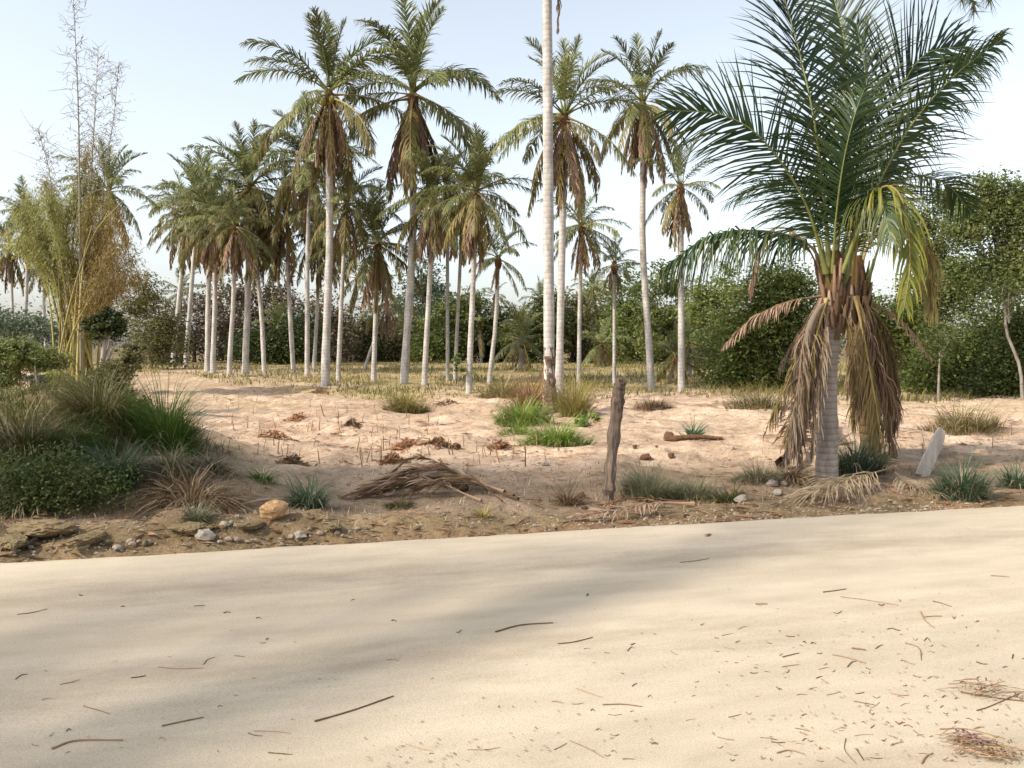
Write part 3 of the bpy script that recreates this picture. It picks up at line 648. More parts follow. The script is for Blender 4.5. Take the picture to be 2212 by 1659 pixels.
# ------------------------------------------------------------------ leafy trees and shrubs
def leaves(g, C, size, rs, flat=.5, aspect=.55, tone=(.1, .9), mat=0, ct=None):
    m = len(C)
    d = nz(rs.randn(m, 3) * [1, 1, .6]); nrm = nz(rs.randn(m, 3) + np.array([0, 0, flat * 2]))
    w = nz(np.cross(d, nrm)); s = size * (.6 + .8 * rs.rand(m))[:, None]
    a = C - d * s * .5; b = C + d * s * .5; mid = C + nrm * s * .06
    v = np.stack([a, mid + w * s * aspect * .5, b, mid - w * s * aspect * .5], 1).reshape(-1, 3)
    i = np.arange(m) * 4; t = tone[0] + (tone[1] - tone[0]) * rs.rand(m)
    if ct is not None: t = np.clip(.35 * t + .65 * ct, 0, 1)
    t = np.repeat(t, 4)
    g.add(v, np.stack([i, i + 1, i + 2, i + 3], -1), t, mat)
def crown_points(rs, lobes, n, clump, shell=.55):
    tot = sum(l[3] * l[4] * l[5] for l in lobes) ; out = []; cen = []
    vol = np.array([(l[3] * l[4] * l[5]) ** .67 for l in lobes]); vol /= vol.sum()
    for l, f in zip(lobes, vol):
        k = max(5, int(n * f / 60)); u = nz(rs.randn(k, 3)); r = (shell + (1 - shell) * rs.rand(k, 1)) * (.82 + .3 * rs.rand(k, 1))
        cc_ = np.array(l[:3]) + u * r * np.array(l[3:6]); cen.append(cc_)
        m = int(n * f); idx = rs.randint(0, k, m); sz = (clump * (.6 + .8 * rs.rand(k)))[idx][:, None]
        out.append(np.concatenate([cc_[idx] + np.clip(rs.randn(m, 3), -1.7, 1.7) * sz * np.array([1, 1, .62]), rs.rand(k)[idx][:, None]], 1))
    return np.concatenate(out), np.concatenate(cen)
def tree(name, label, cat, basepx, Y, lobes_px, n, size, mat, trunk_r=.12, bark='bark', clump=None, seed=0, group=None, depth=.8, limbs=9, flat=.5, aspect=.55, shell=.5, base=None, mixmat=None):
    rs = np.random.RandomState(seed + 400)
    if base is None:
        b = at(basepx[0], 800, Y); b[2] = float(H(b[0], b[1]))
    else: b = np.array(base, float)
    k = 1 / ppm(Y); lobes = []
    for l in lobes_px:
        c = at(l[0], l[1], Y + (l[4] if len(l) > 4 else 0)) - b
        lobes.append((c[0], c[1], c[2], l[2] * k, l[2] * k * depth, l[3] * k))
    root = thing(name, b, label, cat, group)
    mean = np.mean([l[3] for l in lobes]); clump = clump or mean * .22
    C, cen = crown_points(rs, lobes, n, clump, shell)
    keep = C[:, 2] + b[2] > H(C[:, 0] + b[0], C[:, 1] + b[1]) + .03; C = C[keep]
    g = G(); leaves(g, C[:, :3], size, rs, flat, aspect, ct=C[:, 3])
    if mixmat:
        sel = rs.rand(len(C)) < .3
    obj('crown', g.mesh('crown', M[mat]), root)
    g = G(); top = np.mean([l[:3] for l in lobes], axis=0); top[2] = max(.3, top[2])
    Pt = smooth_path([(0, 0, -.15), top * [.15, .15, .35], top * [.6, .6, .7], top * [.9, .9, .95]], 9)
    tube(g, Pt, np.linspace(trunk_r, trunk_r * .4, 9), 8, .5, 0, True, .06)
    for q in cen[rs.permutation(len(cen))[:limbs]]:
        st = Pt[rs.randint(3, 8)]; md = (st + q) / 2 + rs.randn(3) * .08 * mean + [0, 0, .1 * mean]
        tube(g, smooth_path([st, md, q], 6), np.linspace(trunk_r * .4, trunk_r * .06, 6), 5, .5, 0, False)
    obj('trunk', g.mesh('trunk', M[bark], True), root)
    return root
BG = 'undergrowth trees behind the palms'
BACK = [
 ('dry_shrub', 'wispy ochre-brown shrub right of the bamboo clump', 'shrub', (325, 0), 44, [(325, 720, 55, 80), (300, 650, 35, 40), (360, 760, 45, 50)], 9000, .13, 'leaf_olive', 'bark'),
 ('dry_shrub', 'brown leafless thicket under the leaning left palms', 'shrub', (420, 0), 60, [(420, 720, 60, 70), (370, 760, 50, 45), (480, 690, 55, 70)], 6000, .20, 'leaf_brown', 'bark_dark'),
 ('undergrowth_tree', 'brownish tree behind the rust-skirted palm', 'tree', (545, 0), 62, [(545, 710, 65, 75), (590, 690, 50, 70), (500, 760, 60, 50)], 6500, .22, 'leaf_brown', 'bark_dark'),
 ('undergrowth_tree', 'dark low tree left of the tall left palm trunk', 'tree', (610, 0), 54, [(600, 765, 70, 45), (650, 745, 60, 60), (555, 775, 50, 35)], 7000, .20, 'leaf_dark', 'bark_dark'),
 ('dry_shrub', 'dry brown tree directly behind the tall left palm trunk', 'tree', (690, 0), 60, [(690, 720, 55, 75), (720, 760, 50, 50)], 5000, .2, 'leaf_brown', 'bark_dark'),
 ('undergrowth_tree', 'olive scrub tree below the spiky dark green palm', 'tree', (780, 0), 64, [(770, 745, 65, 55), (820, 760, 60, 45)], 6000, .22, 'leaf_olive', 'bark_dark'),
 ('undergrowth_tree', 'low grey-green scrub left of the right highest palm trunk', 'shrub', (860, 0), 66, [(850, 770, 60, 40), (895, 745, 45, 55)], 5000, .22, 'leaf_olive', 'bark_dark'),
 ('undergrowth_tree', 'tall hazy blue-green tree beside the right highest palm trunk', 'tree', (912, 0), 80, [(912, 640, 40, 55), (905, 700, 50, 55), (940, 680, 35, 50)], 6000, .28, 'leaf_grey', 'bark'),
 ('undergrowth_tree', 'dark green tree behind the slim straight palm', 'tree', (960, 0), 60, [(960, 735, 60, 65), (1000, 700, 45, 60), (940, 780, 50, 35)], 7000, .22, 'leaf_mid', 'bark_dark'),
 ('undergrowth_tree', 'dark tree behind the short dark-crowned palm', 'tree', (1050, 0), 62, [(1045, 745, 60, 55), (1090, 765, 60, 50)], 7000, .22, 'leaf_dark', 'bark_dark'),
 ('undergrowth_tree', 'shadowy thicket left of the bare foreground trunk', 'tree', (1150, 0), 58, [(1140, 760, 55, 50), (1185, 730, 40, 60)], 6000, .22, 'leaf_mid', 'bark_dark'),
 ('undergrowth_tree', 'olive-brown tree behind the half-hidden palm trunk', 'tree', (1235, 0), 60, [(1230, 730, 50, 70), (1265, 765, 45, 50)], 6000, .22, 'leaf_olive', 'bark_dark'),
 ('undergrowth_tree', 'mid-green tree under the tiny distant palm', 'tree', (1295, 0), 66, [(1290, 690, 45, 60), (1310, 760, 50, 50)], 6000, .22, 'leaf_light', 'bark'),
 ('undergrowth_tree', 'tall dark blue-green tree right of the starry palm trunk', 'tree', (1362, 0), 56, [(1362, 680, 40, 75), (1345, 760, 45, 55), (1385, 745, 40, 65)], 8000, .2, 'leaf_mid', 'bark_dark'),
 ('undergrowth_tree', 'green tree between the red-brown-skirted palm and the slim palm', 'tree', (1440, 0), 48, [(1440, 690, 45, 75), (1425, 760, 45, 55), (1470, 740, 40, 70)], 8000, .18, 'leaf_light', 'bark'),
 ('undergrowth_tree', 'yellow-green tree behind the lowest left frond of the near palm', 'tree', (1530, 0), 44, [(1520, 730, 50, 80), (1560, 680, 50, 70)], 8500, .16, 'leaf_light', 'bark'),
]
for i, (nm, lab, cat, bp, Y, lob, n, sz, mt, bk) in enumerate(BACK):
    lob = [(q[0], q[1] - (14 if bp[0] < 1000 else 26), q[2] * 1.15, q[3] * (1.22 if bp[0] < 1000 else 1.35)) for q in lob]
    tree(nm, lab, cat, bp, Y, lob, int(n * 1.35), sz, mt, .14, bk, seed=i, group=BG)
RIGHT = [
 ('broadleaf_tree', 'dense dark green tree left of the near palm trunk', 'tree', (1660, 0), 27, [(1660, 675, 90, 95), (1600, 740, 80, 85), (1720, 710, 70, 115), (1690, 615, 75, 50), (1580, 810, 45, 45), (1690, 810, 80, 50)], 34000, .105, 'leaf_mid', 'bark_dark'),
 ('broadleaf_tree', 'large light green tree at the right edge with sky showing through', 'tree', (2190, 0), 27, [(2150, 440, 65, 55), (2200, 480, 65, 90), (2090, 500, 50, 55), (2170, 590, 85, 75), (2235, 420, 45, 45), (2080, 600, 45, 50), (2120, 400, 30, 25)], 25000, .11, 'leaf_light', 'bark'),
 ('broadleaf_tree', 'loose green tree between the near palms and the right edge tree', 'tree', (2020, 0), 30, [(2020, 560, 50, 75), (1985, 660, 60, 75), (2060, 640, 60, 60), (2045, 430, 36, 60), (1990, 480, 35, 50)], 17000, .11, 'leaf_light', 'bark'),
 ('broadleaf_tree', 'shaded green tree low behind the grey board', 'tree', (2080, 0), 25, [(2060, 790, 85, 75), (2140, 740, 75, 85), (2000, 830, 60, 45)], 22000, .095, 'leaf_mid', 'bark'),
 ('broadleaf_tree', 'dark bushy tree at the right picture edge', 'tree', (2200, 0), 23, [(2200, 790, 75, 80), (2150, 840, 55, 45), (2230, 700, 50, 60)], 20000, .09, 'leaf_dark', 'bark_dark'),
 ('broadleaf_tree', 'green thicket seen between the two near palm trunks and skirts', 'tree', (1930, 0), 29, [(1930, 780, 75, 85), (1880, 700, 60, 80), (1960, 700, 50, 60)], 16000, .11, 'leaf_mid', 'bark_dark'),
]
for i, (nm, lab, cat, bp, Y, lob, n, sz, mt, bk) in enumerate(RIGHT):
    tree(nm, lab, cat, bp, Y, lob, n, sz, mt, .11, bk, seed=60 + i, group='broadleaf trees on the right', limbs=22, shell=.25, clump=[.34, .27, .26, .30, .30, .30][i])
for i, (x0, y0, x1, y1, Y, w, lab) in enumerate([(2026, 905, 2030, 760, 22, 6, 'slender pale forked sapling trunk right of the near palms'), (2212, 770, 2172, 655, 22, 8, 'leaning pale bare stem at the right edge'),
      (1552, 850, 1558, 770, 30, 8, 'pale thin trunk left of the dark green tree, nearest of three'), (1538, 848, 1544, 790, 31, 5, 'pale thin trunk left of the dark green tree, leftmost of three'), (1586, 848, 1586, 800, 32, 5, 'pale thin trunk left of the dark green tree, rightmost of three')]):
    b = at(x0, y0, Y); b[2] = float(H(b[0], b[1])); t = at(x1, y1, Y) - b
    r = w / ppm(Y) / 2; g = G(); root = thing('sapling', b, lab, 'tree')
    tube(g, smooth_path([(0, 0, -.1), t * [.2, 1, .35], t * [.9, 1, .7], t], 9), np.linspace(r, r * .6, 9), 7, .5, 0, True, .08)
    obj('trunk', g.mesh('trunk', M['bark'], True), root)
    g = G(); rs = np.random.RandomState(i)
    for q in range(5):
        e = t + rs.randn(3) * [.22, .2, .15] + [0, 0, .35]
        tube(g, smooth_path([t * .8, (t + e) / 2 + rs.randn(3) * .08, e], 5), np.linspace(r * .5, r * .1, 5), 5, .5, 0, False)
    obj('branch', g.mesh('branch', M['bark'], True), root)
    g = G(); leaves(g, t + [0, 0, .25] + rs.randn(1100, 3) * [.40, .35, .32], .09, rs); obj('crown', g.mesh('crown', M['leaf_mid']), root)
# distant wood closing the horizon
def far_wood():
    rs = np.random.RandomState(8); g = G()
    for x in np.arange(-70, 75, 2.6):
        y = 118 + rs.randn() * 8; h = 4.2 + 3.4 * rs.rand()
        C = np.array([x, y, h * .5]) + rs.randn(420, 3) * [1.6, 1.6, h * .28]; C = C[C[:, 2] > .2]
        leaves(g, C, .42, rs)
    o = obj('far_wood', g.mesh('far_wood', M['leaf_olive'])); tag(o, 'distant hazy line of trees on the horizon', 'woods', kind='stuff')
far_wood()

# roadside trees outside the picture: their shade lies across the road
def shade_tree(name, label, loc, h, lobes, n, seed, size=.09, mat='leaf_mid'):
    rs = np.random.RandomState(seed); b = np.array([loc[0], loc[1], float(H(loc[0], loc[1]))])
    root = thing(name, b, label, 'tree')
    C, cen = crown_points(rs, lobes, n, .55, .10); g = G(); leaves(g, C[:, :3], size, rs, .3, .35); obj('crown', g.mesh('crown', M[mat]), root)
    g = G(); P = smooth_path([(0, 0, -.2), (.1, 0, h * .3), (-.05, .1, h * .6), (.05, 0, h * .92)], 10); tube(g, P, np.linspace(.16, .05, 10), 9, .5, 0, True, .06)
    for q in cen[::2]:
        st = P[rs.randint(3, 9)]; tube(g, smooth_path([st, (st + q) / 2 + [0, 0, .2], q], 6), np.linspace(.05, .01, 6), 5, .5, 0, False)
    obj('trunk', g.mesh('trunk', M['bark_dark'], True), root)
def lob(trunk, pts): return [(x - trunk[0], y - trunk[1], z, rx, ry, rz) for x, y, z, rx, ry, rz in pts]
t1 = (-8.2, -1.2)
shade_tree('roadside_tree', 'wide feathery roadside tree left of the picture, its crown shading the road', t1, 7.2, lob(t1, [(-9.5, 1.80, 6.4, 1.2, 0.68, .7), (-8.9, 2.50, 6.6, 1.5, 0.74, .7), (-7.4, 2.80, 6.6, 1.4, 0.74, .7), (-5.9, 3.30, 6.5, 1.3, 0.68, .6), (-4.6, 4.20, 6.6, 1.2, 0.74, .6), (-3.6, 5.20, 6.5, 1.0, 0.61, .5)]), 7600, 21)
t2 = (-9.6, 6.6)
shade_tree('roadside_tree', 'bushy roadside tree left of the picture, shading verge and field edge', t2, 6.6, lob(t2, [(-9.9, 4.9, 6.2, 1.2, .7, .7), (-8.6, 5.5, 6.2, 1.3, .7, .7), (-7.2, 6.0, 6.3, 1.2, .6, .7), (-7.6, 7.1, 6.3, 1.3, .55, .7), (-6.0, 7.0, 6.3, 1.1, .55, .6), (-9.4, 6.8, 6.4, 1.1, .7, .8), (-5.0, 6.2, 6.2, .9, .5, .5)]), 12000, 22)

# ------------------------------------------------------------------ bamboo
def bamboo():
    Y = 24.0; b = at(165, 815, Y); b[2] = float(H(b[0], b[1])); k = 1 / ppm(Y); rs = np.random.RandomState(31)
    root = thing('bamboo_clump', b, 'ochre and yellow-green bamboo clump with tall bare canes on the left', 'bamboo')
    tips = [(30, 450, 'g'), (60, 430, 'g'), (95, 400, 'g'), (105, 430, 'g'), (20, 520, 'g'), (120, 450, 'g'), (80, 500, 'g'), (40, 470, 'g'), (130, 520, 'g'), (185, 400, 'g'), (200, 440, 'o'), (215, 390, 'o'), (160, 420, 'g'), (235, 440, 'o'), (255, 480, 'b'), (275, 520, 'b'), (290, 560, 'b'),
            (245, 540, 'b'), (225, 500, 'o'), (300, 600, 'b'), (180, 470, 'o'), (205, 560, 'o'), (150, 560, 'o'), (265, 600, 'b'), (120, 600, 'g'), (215, 640, 'o'), (165, 640, 'o'), (190, 330, 'o'), (240, 620, 'b')]
    for i, (tx, ty, cl) in enumerate(tips):
        st = np.array([rs.randn() * .32, rs.randn() * .32, -.1]); t = at(tx, ty, Y + rs.randn() * .7) - b
        P = smooth_path([st, st + (t - st) * [.22, .3, .45], st + (t - st) * [.6, .7, .82], t], 14)
        g = G(); tube(g, P, np.linspace(.038, .008, 14), 6, .2 + .7 * rs.rand(), 0, False)
        cu = obj('culm', g.mesh('culm', M['culm'], True), root)
        g = G(); m = 1900; u = (.48 if cl != 'b' else .42) + (.52 if cl != 'b' else .58) * rs.rand(m) ** .7
        base = np.stack([np.interp(u, np.linspace(0, 1, 14), P[:, q]) for q in range(3)], -1)
        az = rs.rand(m) * 6.283; rad = (np.minimum(np.abs(rs.randn(m)), 1.9) * .24 + .02) * (1.15 - .5 * u) * (1.0 if cl != 'b' else 1.15)
        q = base + np.stack([np.cos(az) * rad, np.sin(az) * rad, -.12 * rad + rs.randn(m) * .18 + rad * .35], -1)
        d = nz(np.stack([np.cos(az) * .35, np.sin(az) * .35, .35 - rs.rand(m) * 1.5], -1)); w = nz(np.cross(d, rs.randn(m, 3))); s = (.07 + .08 * rs.rand(m))[:, None]
        v = np.stack([q - d * s * .5, q + w * s * .075, q + d * s * .5, q - w * s * .075], 1).reshape(-1, 3); ii = np.arange(m) * 4
        g.add(v, np.stack([ii, ii + 1, ii + 2, ii + 3], -1), np.repeat(rs.rand(m), 4))
        obj('leaves', g.mesh('leaves', M[{'g': 'bamboo_leaf_green', 'o': 'bamboo_leaf', 'b': 'bamboo_leaf_brown'}[cl]]), cu)
    for i in range(16):
        st = np.array([rs.randn() * .3, rs.randn() * .3, -.1]); t = at(90 + 190 * rs.rand(), 430 + 220 * rs.rand(), Y + rs.randn() * .5) - b
        P = smooth_path([st, st + (t - st) * [.25, .3, .45], st + (t - st) * [.6, .7, .82], t], 12); g = G(); tube(g, P, np.linspace(.034, .012, 12), 6, .2 + .8 * rs.rand(), 0, False); obj('culm', g.mesh('culm', M['culm'], True), root)
    bare = [((175, 800), (172, 420), (168, 200), (158, -15), .034), ((190, 800), (196, 420), (204, 260), (212, 110), .034), ((210, 800), (225, 400), (245, 260), (256, 140), .016), ((140, 800), (118, 480), (108, 380), (84, 285), .014)]
    for i, (p0, p1, p2, p3, r) in enumerate(bare):
        dy = rs.randn() * .4; P = smooth_path([at(x, y, Y + dy) - b for x, y in (p0, p1, p2, p3)], 40)
        g = G(); tube(g, P, np.linspace(r, .006, 40), 6, .5, 0, False)
        for q in range(12, 40, 1):                   # thin side twigs at the nodes
            for w in range(2):
                a = rs.rand() * 6.28; ln = (.75 if r > .03 else .5) * (.35 + .75 * rs.rand()) * (1.25 - q / 40 * .9)
                d = np.array([math.cos(a), math.sin(a) * .6, .35 + .5 * rs.rand()]); e = P[q] + d * ln; md = P[q] + d * ln * .5 + [0, 0, .06]
                tube(g, smooth_path([P[q], md, e + [0, 0, -.08]], 5), np.linspace(.0085, .004, 5), 3, .5, 0, False)
                for z in range(3):
                    s0 = P[q] + (e - P[q]) * (.4 + .6 * rs.rand()); e2 = s0 + rs.randn(3) * .16 + d * .1
                    tube(g, np.array([s0, (s0 + e2) / 2 + rs.randn(3) * .02, e2]), [.006, .005, .003], 3, .4, 0, False)
        cu = obj('bare_culm', g.mesh('bare_culm', M['culm_bare'], True), root)
        g = G(); m = 90; u = .45 + .55 * rs.rand(m); base = np.stack([np.interp(u, np.linspace(0, 1, 40), P[:, q]) for q in range(3)], -1)
        leaves(g, base + rs.randn(m, 3) * [.26, .26, .2] * (1.5 - u)[:, None], .085, rs, .1, .25); obj('dry_leaves', g.mesh('dry_leaves', M['leaf_brown']), cu)
bamboo()

# ------------------------------------------------------------------ grass and weeds
def blades(g, B, h, w, rs, lean=.5, tone=(.1, .9), segs=3, curl=.8, dirs=None, mat=0):
    m = len(B); az = rs.rand(m) * 6.283 if dirs is None else dirs
    o = np.stack([np.cos(az), np.sin(az), np.zeros(m)], -1); ln = h * (.55 + .7 * rs.rand(m)); le = lean * (.3 + 1.0 * rs.rand(m))
    side = np.stack([-np.sin(az + rs.randn(m) * .6), np.cos(az), np.zeros(m)], -1) * (w * (.7 + .6 * rs.rand(m)))[:, None] * .5
    pts = [B]; cur = B; d = nz(o * (le * .5)[:, None] + np.array([0, 0, 1.0]))
    for k in range(segs):
        cur = cur + d * (ln / segs)[:, None]; pts.append(cur); d = nz(d + o * (le * curl)[:, None] + np.array([0, 0, -1.0]) * (le * .45)[:, None])
    tn = tone[0] + (tone[1] - tone[0]) * rs.rand(m); vs = []; ts = []
    for k in range(segs): vs += [pts[k] - side * (1 - .22 * k), pts[k] + side * (1 - .22 * k)]; ts += [tn] * 2
    vs.append(pts[-1]); ts.append(np.minimum(1, tn + .2)); Bn = 2 * segs + 1; b = np.arange(m) * Bn; base = g.n
    g.add(np.stack(vs, 1).reshape(-1, 3), np.concatenate([np.stack([b + 2 * k, b + 2 * k + 1, b + 2 * k + 3, b + 2 * k + 2], -1) for k in range(segs - 1)]), np.stack(ts, 1).reshape(-1), mat)
    g.F.append((np.stack([b + Bn - 3, b + Bn - 2, b + Bn - 1], -1) + base, mat))
def tussock(name, label, px, py, hpx, wpx, mat, n=300, cat='grass clump', lean=.7, bw=.012, group=None, seed=0, dry=0.0, drymat='grass_straw', depth=.6, hang=0):
    b = ground(px, py); k = 1 / ppm(b[1]); rs = np.random.RandomState(seed + int(px)); h = hpx * k * 1.4; R = wpx * k * .55
    a = rs.rand(n) * 6.283; r = rs.rand(n) ** .75 * R * .85 * (.75 + .8 * (vnoise(np.cos(a) * 1.7 + px, np.sin(a) * 1.7 + py) + .3))
    B = np.stack([np.cos(a) * r, np.sin(a) * r * depth, np.zeros(n)], -1); B[:, 2] = H(B[:, 0] + b[0], B[:, 1] + b[1]) - b[2] - .02
    g = G(); hh = h * (1.2 - .75 * np.clip(r / R, 0, 1)) * (.75 + .5 * rs.rand(n))
    nd = int(n * dry)
    blades(g, B[nd:], 1.0 * hh[nd:], bw, rs, lean, segs=4, dirs=(a + rs.randn(n) * .5)[nd:])
    root = obj(name, g.mesh(name, M[mat]), None, b); tag(root, label, cat, group)
    if nd:
        g = G(); blades(g, B[:nd], 1.05 * hh[:nd], bw, rs, lean * 1.4, segs=4, dirs=(a + rs.randn(n) * .5)[:nd]); obj('dry_blades', g.mesh('dry_blades', M[drymat]), root)
    return root
T = tussock
T('grass_clump', 'bright green rounded grass clump at the edge of the left bank', 357, 978, 118, 130, 'grass_green', 1500, lean=.55, bw=.013, dry=.04)
T('grass_clump', 'bluish-green blade clump below the bright green clump on the left bank', 250, 1052, 95, 110, 'grass_blue', 500, lean=.7, bw=.016, dry=.05)
T('grass_clump', 'olive tussock with pale dead blades at the top of the left bank', 225, 920, 115, 165, 'grass_olive', 1500, lean=.9, bw=.014, dry=.15)
T('grass_clump', 'dark green tussock in the middle of the left bank', 150, 985, 90, 170, 'grass_green', 1100, lean=.9, bw=.012, dry=.12)
T('grass_clump', 'yellowish olive grass at the left picture edge', 55, 985, 105, 180, 'grass_olive', 1300, lean=.8, bw=.011, dry=.25)
T('grass_clump', 'dry olive tussock low on the left bank', 40, 1105, 80, 150, 'grass_olive', 700, lean=1.1, bw=.011, dry=.45)
T('grass_clump', 'grey-green low grass right of the bluish clump on the left bank', 370, 1015, 55, 150, 'grass_greyish', 800, lean=1.0, bw=.008, dry=.3)
T('grass_clump', 'low faded weeds at the right foot of the left bank', 455, 1010, 40, 110, 'grass_greyish', 500, lean=1.0, bw=.008, dry=.4)
T('grass_clump', 'small blue-green spiky clump left of the heap of fallen fronds', 668, 1098, 72, 80, 'grass_blue', 330, lean=.8, bw=.014, dry=.08)
T('grass_clump', 'small green tuft just above the orange rock on the left', 568, 1040, 40, 60, 'grass_green', 160, lean=.9, bw=.012, dry=.15)
T('grass_clump', 'tiny grey-green tuft left of the orange rock', 425, 1130, 45, 60, 'grass_greyish', 260, lean=.8, bw=.009, dry=.1)
T('grass_clump', 'fuzzy grey-green grass at the foot of the wooden post', 1400, 1078, 62, 150, 'grass_greyish', 1500, lean=.6, bw=.006, dry=.12)
T('grass_clump', 'fine grass patch right of the wooden post grass', 1500, 1078, 45, 110, 'grass_greyish', 800, lean=.7, bw=.006, dry=.25)
T('grass_clump', 'small dark weed just right of the wooden post grass', 1575, 1085, 45, 70, 'grass_olive', 260, lean=1.0, bw=.012)
T('grass_clump', 'spiky green tuft standing in the bare field between post and near palm', 1497, 948, 48, 55, 'grass_blue', 110, lean=.8, bw=.022)
T('grass_clump', 'dark green clump at the foot of the near palm pair', 1850, 1020, 70, 130, 'grass_blue', 900, lean=.7, bw=.010, dry=.1)
T('grass_clump', 'thick green clump right of the grey board', 2078, 1072, 66, 130, 'grass_blue', 1100, lean=.7, bw=.011, dry=.12)
T('grass_clump', 'green grass clump cut by the right picture edge', 2195, 1052, 52, 90, 'grass_blue', 500, lean=.8, bw=.011, dry=.15)
T('grass_clump', 'low dry grass left of the near palm foot', 1640, 1040, 50, 120, 'grass_greyish', 700, lean=.9, bw=.007, dry=.45)
T('grass_clump', 'long green grass below the bare foreground trunk', 1130, 915, 58, 130, 'grass_bright', 800, lean=.9, bw=.018, dry=.15)
T('grass_clump', 'fresh green grass in front of the bare foreground trunk', 1205, 962, 60, 140, 'grass_bright', 900, lean=.9, bw=.016, dry=.1)
T('grass_clump', 'tall yellowish grass right of the bare foreground trunk', 1240, 900, 70, 90, 'grass_dry', 600, lean=.5, bw=.016)
T('grass_clump', 'low green weed patch left of the fresh green grass', 1120, 935, 30, 90, 'grass_bright', 300, lean=1.1, bw=.014)
T('grass_clump', 'round golden grass tussock in front of the right highest palm', 880, 890, 55, 100, 'grass_dry', 700, lean=.9, bw=.016)
T('grass_clump', 'straw-coloured tussock between yellow-hearted palm and bare trunk', 1085, 860, 50, 90, 'grass_dry', 600, lean=.8, bw=.018, dry=.4)
T('grass_clump', 'dark dead grass heap right of the post in the field', 1410, 880, 32, 100, 'drybrush', 500, lean=1.3, bw=.012)
T('grass_clump', 'dry grass at the foot of the right hand trees', 2080, 930, 60, 170, 'grass_dry', 900, lean=.7, bw=.014, dry=.4)
T('grass_clump', 'dry grass under the dark green tree left of the near palm', 1640, 880, 40, 170, 'grass_olive', 800, lean=.8, bw=.016, dry=.4)
T('grass_clump', 'small green tuft in front of the heap of fallen fronds', 860, 1095, 28, 70, 'grass_olive', 200, lean=1.1, bw=.010)
T('grass_clump', 'pale green tuft behind the heap of fallen fronds', 985, 1045, 30, 80, 'grass_greyish', 260, lean=1.0, bw=.008)
T('grass_clump', 'tiny yellow tuft on the verge below the heap of fallen fronds', 1045, 1118, 28, 30, 'grass_dry', 70, lean=.6, bw=.009)
tree('leafy_shrub', 'dark bushy shrub with arching stems topping the left bank', 'shrub', (0, 0), 10.6, [(235, 845, 45, 35), (200, 870, 45, 35), (270, 880, 35, 40), (215, 905, 50, 30)], 7000, .05, 'leaf_olive', .02, 'bark_dark', seed=90, base=ground(235, 930), limbs=12)
T('dead_bush', 'dry red-brown dead scrub at the foot of the bare foreground trunk', 1150, 885, 75, 95, 'scrub_red', 900, cat='shrub', lean=1.0, bw=.014)
T('dead_bush', 'heap of dry brown stalks at the right foot of the left bank', 415, 1095, 95, 200, 'drybrush', 700, cat='shrub', lean=1.4, bw=.011, dry=.25)
T('dead_bush', 'small brown dead weed behind the frond heap', 1228, 1090, 55, 60, 'drybrush', 260, cat='shrub', lean=1.0, bw=.008)

tree('leafy_shrub', 'dark leafy shrub low on the left bank beside the road', 'shrub', (0, 0), ground(115, 1120)[1] + .15, [(100, 1050, 70, 65), (40, 1025, 60, 60), (175, 1065, 55, 50), (225, 1040, 45, 40), (20, 1090, 40, 35), (140, 1000, 40, 30)], 7000, .034, 'leaf_dark', .015, 'bark_dark', seed=91, base=ground(115, 1085), limbs=18, clump=.10)
tree('leafy_shrub', 'bright green leafy weed right of the bare foreground trunk', 'shrub', (0, 0), ground(1270, 918)[1], [(1272, 905, 22, 14), (1250, 912, 14, 9), (1290, 910, 12, 9)], 500, .07, 'grass_bright', .01, 'bark', seed=92, base=ground(1270, 918), limbs=5)
tree('leafy_shrub', 'tuft-crowned small tree with pale stem in front of the bamboo', 'tree', (0, 0), 18, [(232, 690, 30, 22), (205, 700, 22, 22), (255, 705, 20, 20), (228, 718, 35, 18)], 4200, .07, 'leaf_dark', .075, 'bark', seed=93, base=(at(214, 820, 18)[0], 18.0, float(H(at(214, 820, 18)[0], 18.0))), limbs=8)
tree('leafy_shrub', 'green crop foliage at the left edge behind the bank', 'shrub', (0, 0), 19, [(30, 765, 60, 32), (95, 780, 45, 26), (10, 815, 45, 30)], 9000, .075, 'leaf_light', .03, 'bark', seed=94, base=(at(40, 830, 19)[0], 19.0, float(H(at(40, 830, 19)[0], 19.0))), limbs=10)
tree('leafy_shrub', 'round grey-green bush on bare soil at the left', 'shrub', (0, 0), 15, [(82, 835, 22, 26), (70, 820, 14, 14)], 1600, .05, 'leaf_grey', .02, 'bark_dark', seed=95, base=ground(82, 868), limbs=6)
tree('leafy_shrub', 'olive shrub under the bamboo clump', 'shrub', (0, 0), 17, [(250, 800, 38, 28), (215, 820, 35, 28), (285, 770, 25, 35)], 6000, .06, 'leaf_olive', .02, 'bark_dark', seed=96, base=(at(240, 850, 17)[0], 17.0, float(H(at(240, 850, 17)[0], 17.0))), limbs=8)
tree('leafy_shrub', 'dry yellowish shrub left under the bamboo clump', 'shrub', (0, 0), 18, [(120, 830, 40, 28), (60, 860, 40, 22)], 4000, .06, 'bamboo_leaf_green', .02, 'bark_dark', seed=97, base=(at(100, 850, 18)[0], 18.0, float(H(at(100, 850, 18)[0], 18.0))), limbs=8)
tree('leafy_shrub', 'dark hedge far left under the distant palms', 'shrub', (0, 0), 50, [(20, 700, 60, 35), (100, 715, 60, 30), (-30, 690, 40, 40)], 5000, .18, 'leaf_grey', .05, 'bark_dark', seed=98, base=(at(40, 740, 50)[0], 50.0, float(H(at(40, 740, 50)[0], 50.0))), limbs=8)
tree('leafy_shrub', 'small yellow-green sapling left of the yellow-hearted palm trunk', 'shrub', (0, 0), 24, [(990, 800, 12, 28), (985, 770, 8, 15)], 500, .07, 'grass_bright', .015, 'bark', seed=99, base=ground(990, 845), limbs=4)

